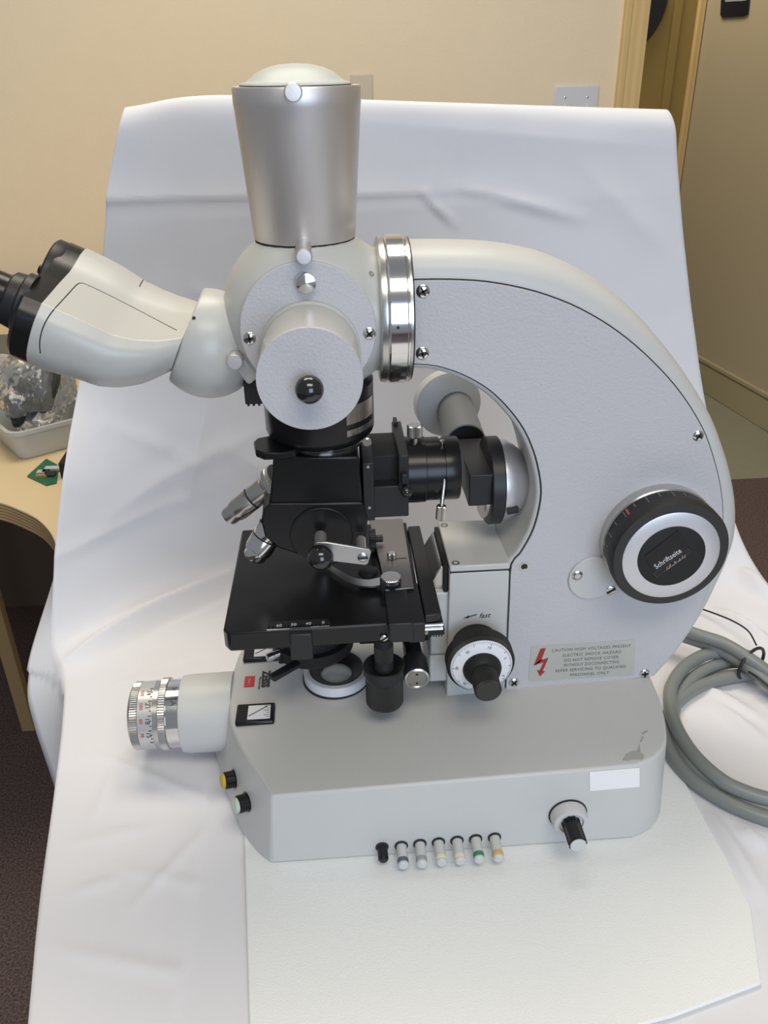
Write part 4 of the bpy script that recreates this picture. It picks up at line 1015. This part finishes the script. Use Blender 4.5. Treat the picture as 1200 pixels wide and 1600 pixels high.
# lever plate with ball in front of the disc
LY = -.066
lev = thing  # (kept for readability)
q4 = [A(*q, LY) for q in ((494, 845), (511, 845), (577, 856), (580, 860), (575, 878), (571, 881), (520, 875), (494, 866))]
bm = bmesh.new(); quadslab(bm, q4, (0, -1, 0), .0022); lv = fin('lever_plate', bm, mat('satin_plate', (.50, .49, .48), .4, .85), MIC, .0006)
for px, py, r_, ll in ((501, 862, .0042, .022), (566, 868, .0034, .022)):
    q = A(px, py, LY); lathe_part('shaft', lv, SILVER, (q.x, LY, q.z), (0, 1, 0), [(r_, -.0005), (r_, ll)], 28)
q = A(567, 871, LY - .0022); screw(MIC, q, (0, -1, 0), .0038, 'slot', m=STEEL, dome=.3)
q = A(501, 870, LY - .008)
bm = bmesh.new(); lathe(bm, (q.x, LY - .001, q.z), (0, -1, 0), [(.004, 0), (.004, .003)], 20); ball(bm, (q.x, LY - .0085, q.z), .0089); fin('ball_knob', bm, BALL, lv)

# ---------- slider box and horizontal tube on the right of the nosepiece
xb0 = A(569, 740, FY).x; xb1 = A(585, 760, FY).x; xb2 = A(639, 780, FY).x; xb3 = A(623, 720, FY).x
zb0 = A(612, 809, FY).z; zm = A(605, 761, FY).z
zpl = A(580, 705, FY).z
ill = thing
bm = bmesh.new(); box(bm, xb0 - .001, xb1, FY, .034, A(577, 814, FY).z, B(575, 669, .2862).z); sb_ = fin('slider_plate', bm, SATIN, MIC, .0008)
q = A(573, 693, FY); lathe_part('chrome_stud', sb_, STEEL, (q.x, FY, q.z + .0012), (0, -1, 0), [(.0034, 0), (.0034, .0010), (.0026, .0016), (0, .0016)], 24)
for px, py in ((575, 729), (577, 793)):
    q = A(px, py, FY); lathe_part('screw', sb_, STEEL, q, (0, -1, 0), [(.0011, 0), (.0011, .0004), (0, .0005)], 12)
bm = bmesh.new(); box(bm, xb1 - .001, xb2, FY + .001, .026, zb0, zm); hb_ = fin('filter_slot_housing', bm, SATIN, MIC, .0008)
bm = bmesh.new(); box(bm, xb1 - .001, xb3 + .001, FY + .012, .020, zm - .002, A(600, 712, FY + .012).z); fin('slot_core', bm, MATTE, hb_, .0008)
zf1 = A(632, 712, FY).z
bm = bmesh.new(); prism(bm, [(xb3, zm - .004), (xb2, zm - .004), (xb2, zf1), (xb3, zf1)], FY + .0005, .030); fin('slot_flange', bm, SATIN, hb_, .0008)
q0_, q1_ = A(620, 668, .02), A(632, 664, .03)
bm = bmesh.new(); box(bm, xb3 + .001, xb3 + .004, .020, .031, zf1 - .002, zf1 + .003); fin('flange_tab', bm, SATIN, hb_, .0005)
q = A(635, 768, FY - .008); bm = bmesh.new(); ball(bm, (q.x, FY - .008, q.z), .0042, 20, 12); lathe(bm, (q.x, FY, q.z), (0, -1, 0), [(.002, -.001), (.002, .006)], 14); fin('ball_lever', bm, BALL, hb_)
q = A(632, 748, FY - .003); bm = bmesh.new(); box(bm, q.x - .0022, q.x + .0022, FY - .005, FY + .002, q.z - .004, q.z + .004); fin('latch', bm, SATIN, hb_, .0008)
CZ = A(655, 733, 0).z
x0_ = A(639, 733, -.02).x; x1_ = A(668, 733, -.02).x; x2_ = A(721, 733, -.02).x
rA = 52 * (Vector((x0_, 0, CZ)) - CAM).dot(FWD) / FPX; 
ht = lathe_part('illuminator_tube', MIC, BLACK, (0, 0, CZ), (1, 0, 0), [(rA, x0_ - .002), (rA, x1_ - .0008), (rA * .985, x1_ - .0004), (rA * .985, x1_ + .0002), (rA * .955, x1_ + .0004), (rA * .955, x1_ + .0105), (rA * .90, x1_ + .0107), (rA * .90, x1_ + .0135), (rA * .955, x1_ + .0137), (rA * .955, x2_ - .001), (rA * .93, x2_), (rA * .7, x2_)], 72)
q = A(648, 684, -.004)
bm = bmesh.new(); lathe(bm, (q.x, -.004, CZ + rA - .003), (0, 0, 1), [(.0032, 0), (.0032, .0065), (.0050, .0068)], 24); ts = fin('thumb_screw', bm, STEEL, ht)
bm = bmesh.new(); knurl(bm, (q.x, -.004, CZ + rA + .0035), (0, 0, 1), .0056, 0, .0090, 30, .0004); fin('thumb_screw', bm, STEEL, ht)
bm = bmesh.new(); g0 = Vector((x1_ + .0121, -.022, CZ + .000)); g1 = A(690, 790, -.026); g2 = A(688, 811, -.026)
tube(bm, [g0 + Vector((0, .004, .004)), g0, g1], .0016, 12); fin('aperture_lever', bm, STEEL, ht)
bm = bmesh.new(); knurl(bm, g1, (g2 - g1), .0037, 0, (g2 - g1).length, 24, .0003); fin('lever_grip', bm, STEEL, ht)
q = A(681, 690, -.012); lathe_part('groove_pin', ht, STEEL, (x1_ + .0121, -.006, CZ + rA * .86), (0, -.2, 1), [(.0018, 0), (.0018, .004), (0, .0046)], 14)
# mirror housing
MY = -.016
mx0, mx1 = A(733, 765, MY).x, A(785, 765, MY).x
mz1, mz0 = A(760, 742, MY).z, A(760, 790, MY).z
bm = bmesh.new(); box(bm, mx0, mx1, MY, .052, mz0, mz1); mh = fin('mirror_housing', bm, SATIN, MIC, .0008)
fcz = A(790, 749, .012).z
fr_ = 69 * (Vector((mx1, .01, fcz)) - CAM).dot(FWD) / FPX
lathe_part('round_flange', mh, SATIN, (mx1 - .0080, .012, fcz), (1, 0, 0), [(fr_ * .97, 0), (fr_, .001), (fr_, .0095), (fr_ * .97, .0105), (fr_ * .8, .0105)], 64)
DPROF = [(fr_ * .93, 0), (fr_ * .93, .005), (fr_ * .83, .0110), (fr_ * .66, .0180), (fr_ * .50, .0240), (fr_ * .34, .0280), (fr_ * .18, .0300), (0, .0305)]
bm = bmesh.new(); lathe(bm, (mx1 - .0120, .012, fcz), (1, 0, 0), [(fr_ * .80, 0), (fr_ * .86, .0008), (fr_ * .86, .0045)], 48); bmesh.ops.bisect_plane(bm, geom=bm.verts[:] + bm.edges[:] + bm.faces[:], plane_co=(0, 0, mz0 + .001), plane_no=(0, 0, 1), clear_outer=True); fin('back_ring', bm, STEEL, mh)
bv_ = bmesh.new(); lathe(bv_, (mx1 + .002, .012, fcz), (1, 0, 0), DPROF, 64); bmesh.ops.recalc_face_normals(bv_, faces=bv_.faces); DOME_BVH = BVHTree.FromBMesh(bv_)
dm = lathe_part('lamp_dome', MIC, mat('satin_dome', (.62, .61, .62), .40, .75), (mx1 + .002, .012, fcz), (1, 0, 0), DPROF, 64)
bm = bmesh.new(); tube(bm, [hit(DOME_BVH, x, y)[0] for x, y in ((792, 798), (797, 797), (802, 796), (806, 795))], .0032, 12); fin('slot', bm, SEAM, dm)
# tube running back to the lamp mount
tA, tB = A(728, 691, .058), A(709, 632, .125)
axl = (tB - tA); LL = axl.length
rt_ = 31 * (tA - CAM).dot(FWD) / FPX
bt2 = lathe_part('rear_lamp_tube', MIC, mat('shaded_grey_enamel', (.17, .18, .185), .45), tA, axl, [(rt_ * .90, .004), (rt_ * .94, 0), (rt_, .0008), (rt_, LL)], 56)  # grey enamel set darker: the tube's shade is put into its colour
lathe_part('tube_bore', bt2, MATTE, tA, axl, [(rt_ * .90, .0006), (rt_ * .88, .004), (0, .004)], 40)
dsc = A(702, 634, .115); lathe_part('lamp_mount_disc', bt2, GREY, dsc, (-.15, 1, 0), [(rt_ * 1.60, 0), (rt_ * 1.80, .0015), (rt_ * 1.80, .012), (rt_ * 1.5, .014)], 56)

# ---------- stage
SZ = .1790; ST = .0160
sp = [B(*q, SZ) for q in ((357, 990), (607, 974), (661, 969))]
yF = sp[0].y
xl = B(349, 981, SZ).x; xr = B(660, 965, SZ).x
yB = .072
outl = [(xl + .004, yF), (xr, yF + .002), (xr + .002, yB), (xl + .002, yB), (xl, yF + .006)]
bm = bmesh.new(); prismz(bm, outl, SZ - ST, SZ); stage = fin('stage', bm, BLACK, MIC, .0014)
# vernier scale let into the front edge
q = [B(x, y, SZ + .0002) for x, y in ((416, 980), (421, 972), (512, 967), (516, 974))]
bm = bmesh.new(); quadslab(bm, q, (0, 0, 1), .0003); fin('scale_plate', bm, SATIN, stage, smooth=0)
bm = bmesh.new(); e0, e1 = B(417, 984.5, SZ + .0002), B(515, 977.5, SZ + .0002); bar(bm, e0, e1, .0006, .0006); fin('scale_edge', bm, STEEL, stage)
bm = bmesh.new()
for k in range(17):
    c = e0.lerp(e1, k / 16) + Vector((0, .0012, .0003)); bar(bm, c, c + Vector((0, .0026 if k % 4 == 0 else .0014, 0)), .0003, .0003)
fin('scale_marks', bm, GREYINK, stage)
for k, s in enumerate(('60', '50', '40', '0')):
    b = lay(text_bm(s, .0042), B(436 + 23 * k, 977.5 - 1.6 * k, SZ + .0006), (1, 0, 0), (0, 1, 0)); fin('scale_number', b, WHITEINK, stage, smooth=0)
# front bracket
bq = [A(*q, yF - .003) for q in ((452, 992), (487, 990), (489, 1030), (455, 1032))]
bm = bmesh.new(); box(bm, bq[0].x, bq[1].x, yF - .0035, yF + .016, bq[2].z, bq[1].z); fin('front_bracket', bm, SATIN, stage, .001)
# right rail and slide of the mechanical stage
bm = bmesh.new(); r0_ = [B(*q, SZ + .001) for q in ((637, 822), (656, 821), (690, 958), (664, 962))]
prismz(bm, [(p_.x, p_.y) for p_ in (r0_[3], r0_[2], r0_[1], r0_[0])], SZ - .006, SZ + .001); rail = fin('stage_rail', bm, SATIN, stage, .001)
rx = (r0_[2].x + r0_[3].x) / 2; ry = r0_[2].y
for dz in (.0, -.0035):
    bm = bmesh.new(); tube(bm, [(rx - .007, ry - .002, SZ - .0075 + dz), (rx + .007, ry - .002, SZ - .0075 + dz)], .0014, 10); fin('rail_rod', bm, CHROME, stage)
bm = bmesh.new(); box(bm, rx - .007, rx + .0085, ry - .001, ry + .06, SZ - .0175, SZ - .0125); fin('rack', bm, MATTE, stage)
bm = bmesh.new()
for k in range(7): box(bm, rx - .006 + k * .002, rx - .005 + k * .002, ry - .0015, ry + .01, SZ - .0188, SZ - .0174)
fin('rack_teeth', bm, MATTE, stage)
bm = bmesh.new(); box(bm, rx - .0085, rx - .0035, ry - .0022, ry, SZ - .0165, SZ - .012); fin('grease', bm, mat('dry_grease', (.30, .25, .15), .8), stage, .0015)
# cross slide standing on the front edge
c0_, c1_ = A(607, 972, yF - .004).x, A(645, 968, yF - .004).x
zt_ = B(640, 921, SZ + .0075).z
bm = bmesh.new(); prism(bm, [(c0_ + .001, SZ - .0125), (c1_ + .001, SZ - .0125), (c1_, SZ + .004), (c0_, SZ + .004)], yF - .005, yF + .040); cs_ = fin('cross_slide', bm, SATIN, stage, .001)
bm = bmesh.new(); box(bm, c1_ - .003, xr + .001, yF - .003, yF + .05, SZ - ST + .001, SZ + .002); fin('slide_guide', bm, SATIN, stage, .001)
# specimen holder plate
HPZ = SZ + .0048
hp = [B(*q, HPZ) for q in ((577, 812), (629, 810), (647, 918), (602, 922), (594, 880), (586, 850))]
bm = bmesh.new(); prismz(bm, [(p_.x, p_.y) for p_ in reversed(hp)], HPZ - .0014, HPZ); hold = fin('specimen_holder', bm, mat('holder_plate', (.27, .255, .24), .38, .9), MIC, .0004)
bm = bmesh.new(); prismz(bm, [(p_.x, p_.y) for p_ in (B(612, 905, HPZ), B(640, 900, HPZ), B(622, 815, HPZ), B(590, 815, HPZ))], SZ, HPZ - .0014); fin('holder_support', bm, SATIN, hold)
q = B(612, 872, HPZ); bm = bmesh.new(); knurl(bm, q, (0, 0, 1), .0036, 0, .005, 24, .0003); fin('holder_screw', bm, STEEL, hold)
bm = bmesh.new(); bar(bm, B(617, 873, HPZ), B(636, 872, HPZ), .0009, .0004); fin('slot', bm, SEAM, hold)
kb = B(611, 908, HPZ + .003)
pv = lathe_part('clip_pivot', hold, BLACK, kb + Vector((0, 0, -.009)), (0, 0, 1), [(.0058, 0), (.0078, .0080), (.0078, .009), (.0060, .0092)], 32)
bm = bmesh.new(); knurl(bm, kb, (0, 0, 1), .0080, -.0004, .0042, 36, .0003); fin('clip_screw', bm, STEEL, hold)
tg = [A(*q, kb.y - .006) for q in ((594, 909), (627, 907), (622, 922), (610, 938), (599, 937), (595, 926))]
bm = bmesh.new(); prism(bm, [(p_.x, p_.z) for p_ in reversed(tg)], kb.y - .006, kb.y + .001); fin('clip_wedge', bm, SATIN, hold, .001)
ZA = SZ + .0060
up_e = [(518, 884), (545, 899), (565, 905), (585, 904), (602, 899)]; lo_e = [(600, 913), (580, 916), (558, 914), (536, 906), (512, 889)]
bm = bmesh.new(); pts = catmull([B(*q, ZA) for q in up_e], 5) + catmull([B(*q, ZA) for q in lo_e], 5)
quadslab(bm, pts, (0, 0, -1), .0014); bmesh.ops.triangulate(bm, faces=[f for f in bm.faces if len(f.verts) > 4]); fin('specimen_clip', bm, STEEL, hold)
q = B(581, 842, HPZ + .006); bm = bmesh.new(); knurl(bm, q + Vector((-.002, 0, 0)), (1, 0, 0), .0085, 0, .005, 36, .0005); lathe(bm, q, (1, 0, 0), [(.003, 0), (.003, .009)], 16); fin('coarse_wheel', bm, RUBBER, hold)
q = B(575, 891, HPZ + .003); bm = bmesh.new(); lathe(bm, q + Vector((0, 0, -.003)), (0, 0, 1), [(.0075, 0), (.0075, .003), (.006, .0036)], 28); fin('finger_base', bm, SATIN, hold)
q = A(600, 998, yF - .0005); screw(MIC, (q.x, yF, q.z), (0, -1, 0), .0028, 'slot', m=STEEL, dome=.3)
# coaxial drive knobs below the stage
KY = yF + .020
kx = A(600, 1040, KY).x
def kz(py): return A(600, py, KY).z
kn = lathe_part('stage_drive', MIC, MATTE, (kx, KY, 0), (0, 0, -1), [(.0070, -kz(995)), (.0070, -kz(1034)), (.0078, -kz(1036)), (.0078, -kz(1044))], 40)
bm = bmesh.new(); knurl(bm, (kx, KY, 0), (0, 0, -1), .0074, -kz(1006), -kz(1031), 40, .0004); fin('upper_grip', bm, RUBBER, kn)
rK = 32.5 * (Vector((kx, KY, kz(1040))) - CAM).dot(FWD) / FPX
lathe_part('lower_knob', kn, SATIN, (kx, KY, 0), (0, 0, -1), [(.008, -kz(1046)), (rK * .93, -kz(1038)), (rK, -kz(1039)), (rK, -kz(1050)), (rK * .93, -kz(1056)), (rK * .90, -kz(1057))], 56)
bm = bmesh.new(); knurl(bm, (kx, KY, 0), (0, 0, -1), rK * .92, -kz(1056), -kz(1096), 80, .0004, .0012); fin('lower_grip', bm, RUBBER, kn)
# condenser and its parts
cdz = .1065
con = lathe_part('condenser', MIC, MATTE, (-.018, .0, 0), (0, 0, 1), [(.0200, cdz + .001), (.0315, cdz), (.0335, cdz + .002), (.0335, cdz + .012), (.0285, cdz + .0125), (.0285, SZ - ST - .001)], 64)
la, lb = A(466, 1036, -.036), A(424, 1060, -.054)
bm = bmesh.new(); bar(bm, la, lb, .0075, .0040); fin('condenser_lever', bm, SATIN, con, .001)
q = A(428, 1024, -.022); bm = bmesh.new(); lathe(bm, q, Vector((-.9, -.4, -.1)), [(.0030, -.010), (.0030, .0), (.0036, .0004), (.0036, .0055), (.0028, .0062)], 24); fin('centering_screw', bm, STEEL, con)
bm = bmesh.new(); bar(bm, A(434, 1022, -.018), A(470, 1018, -.012), .012, .012); fin('centering_arm', bm, MATTE, con, .001)
bm = bmesh.new(); box(bm, .020, bx0 - .010, -.016, .016, cdz + .010, cdz + .024); fin('condenser_carrier', bm, SATIN, con, .001)
# condenser height knob
hk = A(651, 1057, -.060)
ck2 = lathe_part('condenser_knob', MIC, SATIN, (hk.x, -.060, hk.z), (0, 1, 0), [(.0095, -.002), (.0102, -.001), (.0102, .018), (.0075, .020), (.0070, .045)], 40)
lathe_part('steel_rim', ck2, STEEL, (hk.x, -.060, hk.z), (0, -1, 0), [(.0095, 0), (.0095, .0028), (.0080, .0034), (.0072, .0026)], 40)
lathe_part('end_disc', ck2, mat('grey_disc', (.28, .27, .25), .4, .8), (hk.x, -.060, hk.z), (0, -1, 0), [(.0073, .001), (.0073, .0028), (0, .0030)], 32)
for dz in (.0042, -.0042):
    lathe_part('pin_hole', ck2, SEAM, (hk.x, -.0628, hk.z + dz), (0, -1, 0), [(.0010, 0), (.0010, .0003)], 12)
